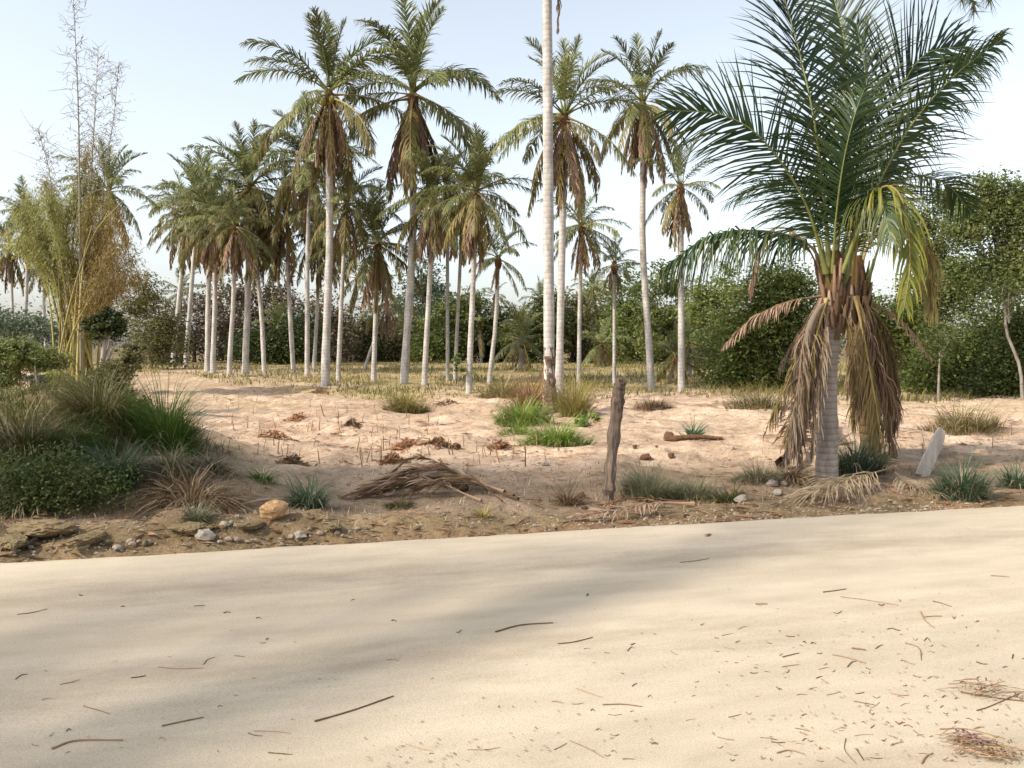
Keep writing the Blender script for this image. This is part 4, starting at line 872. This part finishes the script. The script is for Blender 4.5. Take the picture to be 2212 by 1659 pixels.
# meadow strip below the palms: countless blades
def meadow():
    rs = np.random.RandomState(41); N = 60000
    y = 19 + 36 * rs.rand(N) ** 1.15; x = (rs.rand(N) - .5) * 2 * (y * .62)
    px = x / y * FPX + PW / 2
    dens = fbm(x * .45, y * .45, 3) + .18
    edge = 26.0 - 4.5 * sstep(px, 600, 900) + 1.2 * sstep(px, 1000, 1200) - 1.0 * sstep(px, 1500, 1700) + 10 * (1 - sstep(px, 380, 560)) + 2.5 * fbm(x * .8, y * .8, 3)
    k = (y > edge) & (dens + .5 * rs.rand(N) > .28); x, y = x[k], y[k]
    B = np.stack([x, y, H(x, y) - .02], -1); g = G(); hh = (.10 + .42 * np.clip(fbm(x * .6 + 8, y * .6, 3) + .4, 0, 1)) * np.where(y < 24, .8, 1.0)
    sel = rs.rand(len(x)) < .55 + fbm(x * .3, y * .3, 2)
    blades(g, B[sel], hh[sel], .022, rs, 1.0, segs=2); 
    o = obj('meadow_grass', g.mesh('meadow_grass', M['grass_dry'])); tag(o, 'yellowing grass strip at the foot of the palms', 'grass', kind='stuff')
    g = G(); blades(g, B[~sel], hh[~sel] * .9, .030, rs, 1.1, segs=2)
    o = obj('meadow_weeds', g.mesh('meadow_weeds', M['grass_olive'])); tag(o, 'olive green weeds mixed into the grass strip under the palms', 'grass', kind='stuff')
    # scattered short dry growth and chaff on the field and the verge
    N = 9000; y = 6.3 + 18 * rs.rand(N) ** 1.3; x = (rs.rand(N) - .5) * 2 * (y * .62); s = road_s(x, y)
    k = (s > .12) & (fbm(x * .9 + 3, y * .9, 3) + .35 * rs.rand(N) > .12 + .10 * sstep(s, 2, 4)); x, y = x[k], y[k]
    B = np.stack([x, y, H(x, y) - .01], -1); g = G(); blades(g, B, .07 + .05 * rs.rand(len(x)), .007, rs, 1.3, segs=2)
    o = obj('verge_grass', g.mesh('verge_grass', M['grass_straw'])); tag(o, 'sparse short straw growing over verge and field', 'grass', kind='stuff')
    N = 5000; y = 6.3 + 6 * rs.rand(N); x = (rs.rand(N) - .5) * 2 * (y * .62); s = road_s(x, y)
    k = (s > .2) & (s < 2.8) & (fbm(x * .8 + 30, y * .8, 3) + .3 * rs.rand(N) > .2); x, y = x[k], y[k]
    B = np.stack([x, y, H(x, y) - .01], -1); g = G(); blades(g, B, .06 + .06 * rs.rand(len(x)), .007, rs, 1.1, segs=2)
    o = obj('verge_weeds', g.mesh('verge_weeds', M['grass_greyish'])); tag(o, 'sparse short green weeds on the verge by the road', 'grass', kind='stuff')
meadow()
def bank():
    rs = np.random.RandomState(44); N = 26000
    x = -9 + 7.2 * rs.rand(N); y = 7.0 + 6.5 * rs.rand(N); s_ = road_s(x, y)
    k = (s_ > .55 + .35 * rs.rand(N)) & (np.exp(-((x + 5.5) / 2.0) ** 2 - ((y - 9.9) / 1.9) ** 2) + .5 * fbm(x * 1.1, y * 1.1, 3) > .30 + .25 * rs.rand(N)); x, y = x[k], y[k]
    pick = fbm(x * .9 + 60, y * .9, 3) + .25 * rs.randn(len(x))
    for lo, hi, mt, nm, lab in ((-9, -.12, 'grass_olive', 'bank_grass', 'olive undergrowth covering the left bank'), (-.12, .2, 'grass_green', 'bank_weeds', 'dark green weeds mixed into the left bank undergrowth'), (.2, 9, 'drybrush', 'bank_dry_stalks', 'dry brown stalks mixed into the left bank undergrowth')):
        q = (pick >= lo) & (pick < hi); B = np.stack([x[q], y[q], H(x[q], y[q]) - .02], -1); g = G()
        blades(g, B, .14 + .34 * rs.rand(q.sum()) ** 1.3, .010, rs, 1.0, segs=3); tag(obj(nm, g.mesh(nm, M[mt])), lab, 'undergrowth', kind='stuff')
bank()
def field_litter():
    rs = np.random.RandomState(46); N = 9000
    y = 6.3 + 20 * rs.rand(N) ** 1.5; x = (rs.rand(N) - .5) * 2 * (y * .62); s_ = road_s(x, y)
    k = (s_ > .03) & (fbm(x * .8 + 70, y * 1.6, 4) + .45 * rs.rand(N) + .55 * np.exp(-s_ / .25) > .30); x, y = x[k], y[k]; m = len(x)
    C = np.stack([x, y, H(x, y) + .012], -1); az = rs.randn(m) * .7; d = np.stack([np.cos(az), np.sin(az), rs.randn(m) * .12], -1); w = np.stack([-np.sin(az), np.cos(az), .5 * rs.randn(m)], -1)
    L = (.025 + .13 * rs.rand(m) ** 3)[:, None]; wd = (.005 + .010 * rs.rand(m))[:, None]
    v = np.stack([C - d * L, C + w * wd + [0, 0, .008], C + d * L, C - w * wd + [0, 0, .004]], 1).reshape(-1, 3); i = np.arange(m) * 4; t = np.repeat(rs.rand(m), 4); sel = rs.rand(m) < .5
    for q, mt, nm, lab in ((sel, 'drybrush', 'field_litter', 'dark dry leaf scraps strewn over verge and field'), (~sel, 'scrub_red', 'field_leaf_scraps', 'rusty leaf scraps strewn over verge and field')):
        g = G(); qq = np.repeat(q, 4); j = np.arange(q.sum()) * 4; g.add(v[qq], np.stack([j, j + 1, j + 2, j + 3], -1), t[qq]); tag(obj(nm, g.mesh(nm, M[mt])), lab, 'litter', kind='stuff')
field_litter()

# ------------------------------------------------------------------ post, board, rocks
b = ground(1312, 1082); Y = b[1]; k = 1 / ppm(Y)
g = G(); P = [at(x, y, Y + d) - b for x, y, d in ((1312, 1100, 0), (1316, 1040, 0), (1322, 980, .02), (1328, 920, .03), (1334, 870, .03), (1338, 838, .03), (1343, 822, .03), (1346, 815, .03))]
tube(g, smooth_path(P, 30), np.interp(np.linspace(0, 1, 30), [0, .3, .6, .85, .93, 1], [14, 12.5, 13, 11, 7.5, 2.5]) * k * (1 + .08 * np.random.RandomState(2).randn(30)), 16, .5, 0, True, .18, 6)
tag(obj('fence_post', g.mesh('fence_post', M['post'], False), None, b), 'weathered leaning wooden post with pointed top by the road', 'post')
b = ground(1995, 1030); Y = b[1]
def board(p0, p1, w, th, mat, tilt):
    p0 = np.array(p0); p1 = np.array(p1); d = nz(p1 - p0); s = nz(np.cross(d, [0, 1, tilt])); n = np.cross(s, d)
    n_ = 9; g = G(); rs = np.random.RandomState(6)
    V = []
    for i in range(n_):
        u = i / (n_ - 1); c = p0 + (p1 - p0) * u; ww = w * (.9 + .1 * math.sin(u * 5)) * (1 + .03 * rs.randn()); off = .0
        if i == n_ - 1: ww *= .62; off = .1 * w
        V += [c - s * ww / 2 - n * th / 2 + s * off, c + s * ww / 2 - n * th / 2 + s * off, c + s * ww / 2 + n * th / 2 + s * off, c - s * ww / 2 + n * th / 2 + s * off]
    F = [[i * 4 + j, i * 4 + (j + 1) % 4, i * 4 + 4 + (j + 1) % 4, i * 4 + 4 + j] for i in range(n_ - 1) for j in range(4)] + [[0, 3, 2, 1], [n_ * 4 - 4, n_ * 4 - 3, n_ * 4 - 2, n_ * 4 - 1]]
    g.add(V, F); return g.mesh('board', M[mat])
tag(obj('leaning_board', board(at(1990, 1030, Y) - b, at(2036, 928, Y + .1) - b, .17, .035, 'board', .35), None, b), 'grey weathered board leaning right of the near palms', 'board')
def rock_mesh(seed, mat, squash=(1, 1, .7), sub=2):
    import bmesh
    bm = bmesh.new(); bmesh.ops.create_icosphere(bm, subdivisions=sub, radius=1.0); rs = np.random.RandomState(seed)
    pl = nz(rs.randn(9, 3)); dd = .62 + .3 * rs.rand(9)
    for v in bm.verts:
        p = np.array(v.co)
        for n_, d_ in zip(pl, dd):
            e = p @ n_
            if e > d_: p = p - n_ * (e - d_) * .9
        p = p * (1 + (.10 * rs.randn() if sub < 3 else .05 * rs.randn() + .35 * float(fbm(np.array(p[0] * 2.2 + p[2] * 1.7 + seed), np.array(p[1] * 2.2 + p[2] * 1.3), 3)) * (sub > 3))) * squash; v.co = p
    me = bpy.data.meshes.new('rock'); bm.to_mesh(me); bm.free(); me.materials.append(M[mat]); return me
def put_rock(name, label, px, py, wpx, me, cat='rock', group=None, rz=0, sink=.2):
    b = ground(px, py); r = wpx / ppm(b[1]) / 2
    return tag(obj(name, me, None, b + np.array([0, 0, r * (.62 - sink)]), rz, r), label, cat, group)
put_rock('rock', 'orange-brown angular rock at the roadside on the left', 592, 1118, 78, rock_mesh(11, 'rock_orange', (1, .8, .58), 3), rz=.4)
WR = [rock_mesh(s, 'rock_white', (1, .8, .6)) for s in (21, 22, 23)]
for i, (x, y, w, l) in enumerate([(1668, 1050, 30, 'round whitish stone left of the near palm foot'), (1694, 1050, 22, 'small whitish stone beside the near palm foot'), (1680, 1070, 26, 'pale flat stone in front of the near palm foot'), (1602, 1085, 34, 'pale oval stone left of the fanned fallen frond'), (1177, 1006, 20, 'white lump lying in the bare field'), (648, 1165, 34, 'bright whitish rock chunk at the road edge below the orange rock'), (443, 1168, 46, 'pale rock at the road edge on the left'), (255, 1195, 26, 'small white stone at the road edge, far left')]):
    put_rock('stone', l, x, y, w, WR[i % 3], 'stone', rz=i)
RK = [rock_mesh(s, m, (1, .85, .7)) for s, m in ((31, 'rock'), (32, 'clod'), (33, 'rock'), (34, 'clod'))]
rs = np.random.RandomState(51)
for i in range(70):
    x = rs.rand() ** 1.4 * 820; ye = 1212 - x * .058; y = ye - 6 - abs(rs.randn()) * 26
    put_rock('rubble_stone', 'small brownish stone in the roadside rubble on the left', x, y, 7 + 16 * rs.rand() ** 2, RK[rs.randint(4)], 'stone', 'roadside rubble stones', rz=rs.rand() * 6)
for i, (x, y, w) in enumerate([(90, 1165, 140), (190, 1180, 90), (30, 1185, 100), (410, 1155, 90), (540, 1150, 70), (720, 1150, 60)]):
    put_rock('earth_clod', ['broad grassy earth lump at the far left roadside', 'brown earth lump right of the broad grassy one', 'low earth lump at the left picture edge', 'earth lump left of the pale roadside rock', 'earth lump just left below the orange rock', 'small earth lump right below the orange rock'][i], x, y, w, rock_mesh(70 + i, 'clod', (1, .6, .26), 4), 'earth lump', rz=i, sink=.3)
def gravel():
    rs = np.random.RandomState(52); g = G(); N = 2600
    t = -4 + 13 * rs.rand(N); s = .0 + np.abs(rs.randn(N)) * .35 * np.where(t < 4.5, 1.5, .8); x = RA[0] + RT[0] * t + RN[0] * s; y = RA[1] + RT[1] * t + RN[1] * s
    z = np.maximum(H(x, y), np.where(s < .03, 0.0, -1)); r = .006 + .016 * rs.rand(N) ** 2
    C = np.stack([x, y, z + r * .3], -1); o = np.array([[1, 0, 0], [-.5, .8, 0], [-.5, -.8, 0], [0, 0, .8], [.1, .1, -.6]])
    v = C[:, None] + o[None] * r[:, None, None] * (1 + .5 * rs.randn(N, 5, 1)); i = np.arange(N) * 5
    F = np.concatenate([np.stack([i + a, i + b_, i + c], -1) for a, b_, c in ((0, 1, 3), (1, 2, 3), (2, 0, 3), (1, 0, 4), (2, 1, 4), (0, 2, 4))]); g.add(v, F)
    tag(obj('gravel', g.mesh('gravel', M['rock'])), 'loose gravel along the far edge of the road', 'gravel', kind='stuff')
gravel()

# ------------------------------------------------------------------ fallen fronds
# each fallen frond is a leaf of its own
def fallen(label, pts, kind, L=.16, n=40, lift=.05, a0=40, seed=0, rr=.009, loss=.2, droop=.35, W=.014):
    P = []
    for i, (x, y, h) in enumerate(pts):
        q = ground(x, y); q[2] += lift + h; P.append(q)
    b = P[0].copy(); P = [p - b for p in P]
    mats = {'dead': (M['frond_dead'], M['rib_dead']), 'pale': (M['frond_dead_pale'], M['rib_dead']), 'orange': (M['scrub_red'], M['rib_orange']), 'brown': (M['drybrush'], M['rib_orange']), 'straw': (M['grass_straw'], M['rib_dead'])}[kind]
    g = G(); frond_geo(g, P, n=n, L=L, W=W, seed=seed, a0=a0, a1=16, V=4, droop=droop, segs=3, ns=18, rr=rr, jit=.25, loss=loss, t0=.2, sides=6)
    # keep the leaflets on the ground
    for v in g.V: v[:, 2] = np.maximum(v[:, 2], H(v[:, 0] + b[0], v[:, 1] + b[1]) - b[2] + .004)
    tag(obj('fallen_frond', g.mesh('fallen_frond', list(mats)), None, b), label, 'palm frond', 'dry fallen fronds on the verge')
heap = [((1110, 1078), (960, 1050), (800, 1068), 'brown'), ((1090, 1070), (940, 1035), (790, 1058), 'dead'), ((1120, 1085), (980, 1068), (780, 1075), 'brown'), ((1060, 1060), (920, 1040), (760, 1068), 'brown'), ((1040, 1088), (900, 1072), (740, 1078), 'dead'), ((1085, 1090), (1000, 1075), (860, 1080), 'brown'), ((1030, 1055), (910, 1032), (830, 1040), 'brown')]
hl = ['lowest long frond of the dry heap left of the post', 'pale upper frond of the dry heap left of the post', 'longest front frond of the dry heap left of the post', 'back frond of the dry heap left of the post', 'pale front frond of the dry heap left of the post', 'short frond at the right end of the dry heap', 'short frond on top of the dry heap']
for i, (p, q, r, kd) in enumerate(heap):
    fallen(hl[i], [(*p, 0), (*q, .05 + .025 * i), (*r, .0)], kd, L=.17, n=60, seed=300 + i, a0=20, rr=.0042, lift=.03, loss=.3, droop=.2)
fallen('grey-brown fallen frond with reddish stalk lying on the road edge', [(1500, 1108, .03), (1420, 1112, .06), (1330, 1124, .04), (1235, 1128, .0)], 'dead', L=.16, seed=321, n=60, a0=50)
fallen('reddish fallen frond just behind the one on the road edge', [(1480, 1100, .02), (1380, 1100, .05), (1290, 1108, .02)], 'orange', L=.14, seed=322, n=50)
fallen('fanned pale dry frond in front of the near palm foot', [(1930, 1040, .10), (1860, 1058, .10), (1780, 1075, .05), (1720, 1086, .0)], 'straw', L=.30, seed=323, n=70, a0=26, W=.007, rr=.005, loss=.1)
fallen('dry frond lying to the right of the near palm foot', [(1930, 1040, .06), (1960, 1060, .05), (2030, 1080, .0)], 'straw', L=.32, seed=324, n=46, a0=28, W=.009, rr=.006)
fallen('brown dry frond propped against the near palm trunk', [(1690, 1015, .02), (1720, 985, .15), (1752, 930, .45)], 'dead', L=.2, seed=325, n=50, a0=26)
fallen('thin dark stalk lying left of the fanned dry frond', [(1590, 1078, .02), (1660, 1090, .03), (1740, 1096, .02)], 'dead', L=.03, seed=326, n=14, rr=.014)
T('dead_leaf_heap', 'dark heap of dead leaves left of the near palm trunk', 1715, 1035, 42, 100, 'drybrush', 500, cat='leaf heap', lean=1.5, bw=.014, dry=.3)

# ------------------------------------------------------------------ sticks, husks, twigs
def stick_mesh(P, R, seed=0, mat='twig', sides=5, tone=.5):
    g = G(); tube(g, smooth_path(P, 8), np.linspace(R, R * .55, 8), sides, tone, 0, True, .08, seed); return g.mesh('stick', M[mat], True)
rs = np.random.RandomState(61)
STK = []
for i in range(6):
    h = 1.0; STK.append(stick_mesh([(0, 0, -.15), (.03 * rs.randn(), .02, .3), (.06 * rs.randn(), 0, .7), (.10 * rs.randn(), .0, 1.0)], .075, i, 'twig'))
for i in range(150):
    if i < 14: x, y, h = [(505, 930, 30), (535, 925, 26), (600, 980, 40), (783, 1010, 45), (905, 1035, 32), (1005, 1035, 38), (1037, 1005, 30), (1078, 1000, 42), (1135, 1008, 44), (822, 1000, 30), (700, 900, 30), (690, 930, 30), (735, 935, 28), (1180, 1002, 25)][i]
    else:
        y = 855 + 150 * rs.rand() ** .9; x = 450 + (750 - (y - 855) * 1.0) * rs.rand() + (y - 855) * .7; h = (12 + 16 * rs.rand()) * (y - 745) / 190
        if rs.rand() < .12: x = 1950 + 250 * rs.rand(); y = 925 + 60 * rs.rand()
    b = ground(x, y); L = h / ppm(b[1])
    o = tag(obj('crop_stub', STK[i % 6], None, b, rs.rand() * 6, (L * .55, L * .55, L)), 'short dry crop stalk standing in the bare field', 'stalk', 'cut crop stalks in the field')
    o.rotation_euler = (rs.randn() * .14, rs.randn() * .14, rs.rand() * 6)
HK = rock_mesh(81, 'husk', (1, .75, .6)); rs = np.random.RandomState(62)
for i, (x, y, w, l) in enumerate([(1395, 994, 30, 'red-brown coconut husk right of the post, left one'), (1372, 968, 16, 'small brown husk piece behind the post'), (1445, 945, 26, 'dark husk at the left end of the dark log in the field'), (985, 968, 24, 'brown husk in the middle of the bare field'), (1000, 1062, 34, 'brown husk on the right of the dry frond heap'), (1255, 1075, 26, 'husk piece between frond heap and post'), (1450, 990, 22, 'brown husk right of the post, right one'), (1262, 1100, 18, 'small husk near the post on the verge')]):
    put_rock('coconut_husk', l, x, y, w, HK, 'husk', rz=i * 1.3)
b = ground(1435, 952); e = ground(1560, 950); g = G(); tube(g, smooth_path([(0, 0, .02), (e - b) * .5 + [0, 0, .05], (e - b) + [0, 0, .02]], 10), np.linspace(.05, .025, 10), 8, .3, 0, True, .15)
tag(obj('fallen_branch', g.mesh('fallen_branch', M['husk'], False), None, b), 'dark reddish branch lying on the field beyond the post', 'branch')
b = ground(520, 1098); e = ground(700, 1092); g = G(); tube(g, smooth_path([(0, 0, .03), (e - b) * .3 + [0, 0, .07], (e - b) * .7 + [0, 0, .06], (e - b) + [0, 0, .04]], 12), np.linspace(.014, .022, 12), 6, .6, 0, True, .15)
tag(obj('fallen_branch', g.mesh('fallen_branch', M['twig_grey'], False), None, b), 'bent grey stick lying behind the orange rock', 'branch')
# small heaps of dry brown leaves on the field
rs = np.random.RandomState(63)
for i, (x, y, w, l) in enumerate([(595, 945, 80, 'rusty leaf heap in the field beside the left bank'), (635, 1003, 60, 'dark brown leaf heap above the spiky blue-green clump'), (950, 962, 60, 'reddish leaf heap in the middle of the field'), (870, 968, 50, 'reddish leaf heap left of the middle one in the field'), (760, 920, 40, 'small rusty leaf heap in the far field'), (1080, 970, 50, 'rusty leaf litter right in the field'), (850, 1000, 60, 'grey-brown leaf litter above the dry frond heap'), (965, 872, 50, 'dark stick litter at the far field edge'), (640, 905, 40, 'brown litter heap in the far left field'), (690, 850, 40, 'brown dry bush heap at the grass edge')]):
    b = ground(x, y); k = 1 / ppm(b[1]); m = 160; q = rs.randn(m, 2) * [w * k * .25, w * k * .2]; C = np.stack([q[:, 0], q[:, 1], np.zeros(m)], -1)
    C[:, 2] = H(C[:, 0] + b[0], C[:, 1] + b[1]) - b[2] + .01 + .10 * rs.rand(m) * np.exp(-(q[:, 0] / (w * k * .3)) ** 2)
    g = G(); leaves(g, C, .085, rs, .6, .3); tag(obj('leaf_heap', g.mesh('leaf_heap', M['scrub_red' if i % 3 != 1 else 'drybrush']), None, b), l, 'leaf heap', kind='stuff')

RZ = 0.004
def rp(px, py):                                      # point on the road
    p = z0pt(px, py); s = road_s(p[0], p[1])
    return np.array([p[0], p[1], max(.002, .012 * (1 - abs(s + 3) / 3.1))])
def twig(label, pts, wpx, mat='twig', group=None, name='twig', tone=.5):
    P = [rp(x, y) for x, y in pts]; b = P[0].copy(); k = 1 / ppm(b[1]); r = max(.0016, wpx * k * .5)
    P = [p - b + np.array([0, 0, r * .8]) for p in P]
    if len(P) == 2: P = [P[0], (P[0] + P[1]) / 2 + np.array([0, .004, .003]), P[1]]
    g = G(); n = 10; Q = smooth_path(P, n); tube(g, Q, np.linspace(r, r * .6, n) * (1 + .12 * np.random.RandomState(int(pts[0][0])).randn(n)), 6, tone, 0, True, .1, 1)
    return tag(obj(name, g.mesh(name, M[mat], True), None, b), label, 'twig', group)
TW = [
 ([(680, 1565), (765, 1540), (850, 1510)], 6, 'straight brown stick at the bottom centre-left of the road'),
 ([(112, 1625), (165, 1607), (265, 1606)], 7, 'thick bent brown stick at the bottom left of the road'),
 ([(350, 1575), (395, 1565), (440, 1556)], 5, 'short brown stick right above the thick bent one'),
 ([(1070, 1370), (1125, 1355), (1195, 1350)], 5, 'long wavy twig in the middle of the road'),
 ([(1205, 1396), (1240, 1392), (1280, 1382)], 4, 'thin twig just right below the long wavy one'),
 ([(1302, 1528), (1345, 1527), (1388, 1532)], 4, 'gently bowed twig at the lower centre-right'),
 ([(1245, 1493), (1270, 1502), (1300, 1512)], 3, 'slanting twig just left of the bowed twig'),
 ([(180, 1532), (210, 1540), (236, 1548)], 3, 'thin straight twig in the left shade'),
 ([(342, 1446), (385, 1450), (440, 1448)], 3, 'long thin twig in the shade left of centre'),
 ([(283, 1470), (300, 1468), (315, 1465)], 4, 'short dark twig left of the long thin shaded one'),
 ([(440, 1440), (448, 1430), (465, 1424)], 2.5, 'curled end twig right of the long thin shaded one'),
 ([(130, 1484), (150, 1480), (172, 1474)], 3, 'dark dash of a twig far left in the shade'),
 ([(38, 1330), (70, 1326), (102, 1318)], 3, 'thin twig at the left edge, higher on the road'),
 ([(420, 1312), (435, 1311), (442, 1311)], 3, 'tiny twig near the far road edge on the left'),
 ([(550, 1585), (590, 1586), (628, 1590)], 3, 'thin level twig at the bottom, right of the thick bent stick'),
 ([(580, 1632), (605, 1634), (632, 1636)], 4, 'short stick at the bottom edge left of centre'),
 ([(1778, 1283), (1802, 1280), (1828, 1276)], 4, 'short straight stick right of centre on the sunny road'),
 ([(1632, 1309), (1645, 1309), (1658, 1309)], 5, 'stubby brown stick piece right of centre'),
 ([(1815, 1293), (1870, 1300), (1940, 1312)], 2.5, 'long hair-thin twig under the short straight stick'),
 ([(1988, 1326), (1998, 1345), (2018, 1362)], 4, 'slanting leg of a crossed twig pair on the right'),
 ([(1995, 1338), (2015, 1336), (2035, 1336)], 3.5, 'level leg of a crossed twig pair on the right'),
 ([(2015, 1303), (2035, 1308), (2055, 1315)], 3, 'small slanting twig above the crossed pair'),
 ([(1840, 1406), (1856, 1408), (1870, 1410)], 6, 'thick short brown stick among the litter on the right'),
 ([(1798, 1420), (1830, 1426), (1870, 1438)], 4, 'knobbly twig below the thick short stick'),
 ([(1955, 1394), (1985, 1405), (1990, 1432)], 3.5, 'hooked twig curling down on the right'),
 ([(1845, 1520), (1868, 1524), (1890, 1528)], 4, 'short straight twig at the lower right'),
 ([(1925, 1503), (1945, 1507), (1962, 1507)], 4, 'slightly bent twig right of the lower right straight one'),
 ([(1678, 1632), (1705, 1626), (1738, 1634)], 5, 'arched twig at the bottom edge right of centre'),
 ([(1827, 1600), (1825, 1625), (1850, 1655)], 3, 'upright curved twig at the bottom right of centre'),
 ([(1690, 1425), (1705, 1421), (1726, 1416)], 4, 'small light-coloured twig left of the knobbly one'),
 ([(1690, 1446), (1708, 1443), (1726, 1441)], 3, 'thin pale twig below the small light one'),
 ([(2030, 1580), (2090, 1580), (2170, 1600)], 4.5, 'long arched twig near the right bottom litter'),
 ([(2075, 1500), (2130, 1510), (2212, 1520)], 5, 'long twig at the right edge in the litter pile'),
 ([(2110, 1540), (2140, 1530), (2212, 1498)], 4, 'rising twig at the right edge crossing the litter pile'),
 ([(1990, 1655), (2000, 1640), (2015, 1632)], 6, 'hooked brown twig at the bottom edge on the right'),
 ([(1525, 1160), (1530, 1158), (1536, 1157)], 8, 'dark leaf scrap near the far road edge right of centre'),
 ([(1470, 1217), (1500, 1214), (1530, 1209)], 3, 'thin twig in the right-hand shade near the far edge'),
 ([(2140, 1247), (2160, 1248), (2180, 1250)], 3, 'small twig in the shade near the right edge'),
 ([(1010, 1625), (1050, 1625), (1080, 1620)], 3, 'thin twig in the bottom centre litter'),
 ([(875, 1612), (905, 1622), (935, 1628)], 2.5, 'slanting thin twig in the bottom centre litter'),
 ([(1230, 1605), (1270, 1622), (1305, 1642)], 2.5, 'long pale slanting twig at the bottom centre'),
]
for p, w, l in TW: twig(l, p, w * .8)
rs = np.random.RandomState(64)
for i in range(190):                                 # small scattered twigs
    if rs.rand() < .72: x = 1250 + 960 * rs.rand() ** .75; y = 1330 + 325 * rs.rand() ** .8
    else: x = 2212 * rs.rand(); y = 1240 + 410 * rs.rand()
    if y < 1255 and x < 900: continue
    a = rs.randn() * .45; L = (7 + 26 * rs.rand() ** 2) * (.5 + (y - 1200) / 500); dx = math.cos(a) * L; dy = math.sin(a) * L * .55
    twig('small thin twig scattered on the sandy road', [(x, y), (x + dx * .5, y + dy * .5 + rs.randn() * 2.5), (x + dx, y + dy)], 1.6 + 1.6 * rs.rand(), 'twig' if rs.rand() < .6 else 'twig_grey', 'small twigs scattered on the road', tone=rs.rand())
def litter():
    rs = np.random.RandomState(65); g = G(); pts = []
    for i in range(900):
        r = rs.rand()
        if r < .55: x = 2212 - abs(rs.randn()) * 420; y = 1250 + 400 * rs.rand() ** .6
        elif r < .75: x = 2212 * rs.rand(); y = 1300 + 350 * rs.rand() ** .5
        elif r < .88: x = 950 + rs.randn() * 130; y = 1630 + rs.randn() * 22
        else: x = 500 + 1712 * rs.rand(); y = 1200 - (x - 500) * .062 + abs(rs.randn()) * 14
        if 0 < x < 2260 and y < 1690: pts.append(rp(x, y))
    P = np.array(pts); P[:, 2] += .003; m = len(P); az = rs.randn(m) * .9; d = np.stack([np.cos(az), np.sin(az), rs.randn(m) * .1], -1); s = (.003 + .011 * rs.rand(m) ** 2)[:, None]
    w = np.stack([-d[:, 1], d[:, 0], np.full(m, .25)], -1); v = np.stack([P - d * s, P + w * s * .28 + [0, 0, .001], P + d * s, P - w * s * .28 + [0, 0, .001]], 1).reshape(-1, 3); v[:, 2] = np.maximum(v[:, 2], .0145)
    i = np.arange(m) * 4; g.add(v, np.stack([i, i + 1, i + 2, i + 3], -1), np.repeat(rs.rand(m), 4)); tag(obj('leaf_litter', g.mesh('leaf_litter', M['twig'])), 'fine specks of leaf litter on the sandy road', 'litter', kind='stuff')
litter()
def pile(label, px, py, w, h, n, mat, size, seed):
    rs = np.random.RandomState(seed); b = rp(px, py); k = 1 / ppm(b[1]); q = rs.randn(n, 2) * [w * k * .3, h * k * .8]; C = np.stack([q[:, 0], q[:, 1], .01 + .03 * rs.rand(n)], -1)
    g = G(); leaves(g, C, size, rs, .5, .3); root = tag(obj('litter_pile', g.mesh('litter_pile', M[mat]), None, b), label, 'litter pile', kind='stuff')
    g = G()
    for i in range(26):
        c = np.array([rs.randn() * w * k * .32, rs.randn() * h * k * .8, .012 + .02 * rs.rand()]); a = rs.randn() * .6; d = np.array([math.cos(a), math.sin(a), rs.randn() * .12]) * (.03 + .05 * rs.rand())
        tube(g, np.array([c - d, c + [0, 0, .004], c + d]), [.0016, .002, .0012], 4, rs.rand(), 0, False)
    obj('twigs', g.mesh('twigs', M['twig']), root)
pile('small heap of purplish dry leaves at the bottom right corner', 2095, 1612, 70, 22, 60, 'purple', .032, 1)
pile('brown twig and leaf pile in the bottom right corner', 2150, 1640, 120, 22, 90, 'drybrush', .026, 2)
pile('loose orange-brown twig pile at the right edge', 2140, 1500, 110, 30, 46, 'scrub_red', .022, 3)

# ------------------------------------------------------------------ the branch hanging into the top right corner
def overhang():
    b = np.array([4.3, 3.4, 0.0]); b[2] = float(H(b[0], b[1])); rs = np.random.RandomState(71)
    root = thing('overhanging_tree', b, 'feathery tree right of the picture with twigs hanging into the top right corner', 'tree')
    g = G(); P = smooth_path([(0, 0, -.2), (.05, 0, 1.6), (.0, .1, 3.2), (-.05, .1, 4.8)], 12); tube(g, P, np.linspace(.13, .06, 12), 10, .5, 0, True, .06)
    obj('trunk', g.mesh('trunk', M['bark_dark'], True), root)
    for px, py in ((2105, 25), (2078, 0), (2140, 8), (2090, -20), (2125, -15)):
        e = at(px, py, 5.2) - b; s = P[9]; md = np.array([(s[0] + e[0]) / 2, (s[1] + e[1]) / 2, max(s[2], e[2]) + .35]); Q = smooth_path([s, md, e + [.05, 0, .28], e], 22)
        g = G(); tube(g, Q, np.linspace(.022, .003, 22), 5, .5, 0, False); br = obj('branch', g.mesh('branch', M['bark_dark'], True), root)
        g = G(); m = 170; u = .55 + .45 * rs.rand(m); B = np.stack([np.interp(u, np.linspace(0, 1, 22), Q[:, i]) for i in range(3)], -1)
        d = nz(rs.randn(m, 3) * [.5, .5, .25] + [0, 0, -.75]); w = nz(np.cross(d, rs.randn(m, 3))) * .0028; s_ = (.05 + .07 * rs.rand(m))[:, None]
        v = np.stack([B - w, B + w, B + d * s_], 1).reshape(-1, 3); i = np.arange(m) * 3; g.add(v, np.stack([i, i + 1, i + 2], -1), np.repeat(rs.rand(m), 3)); obj('needles', g.mesh('needles', M['leaf_dark']), br)
overhang()
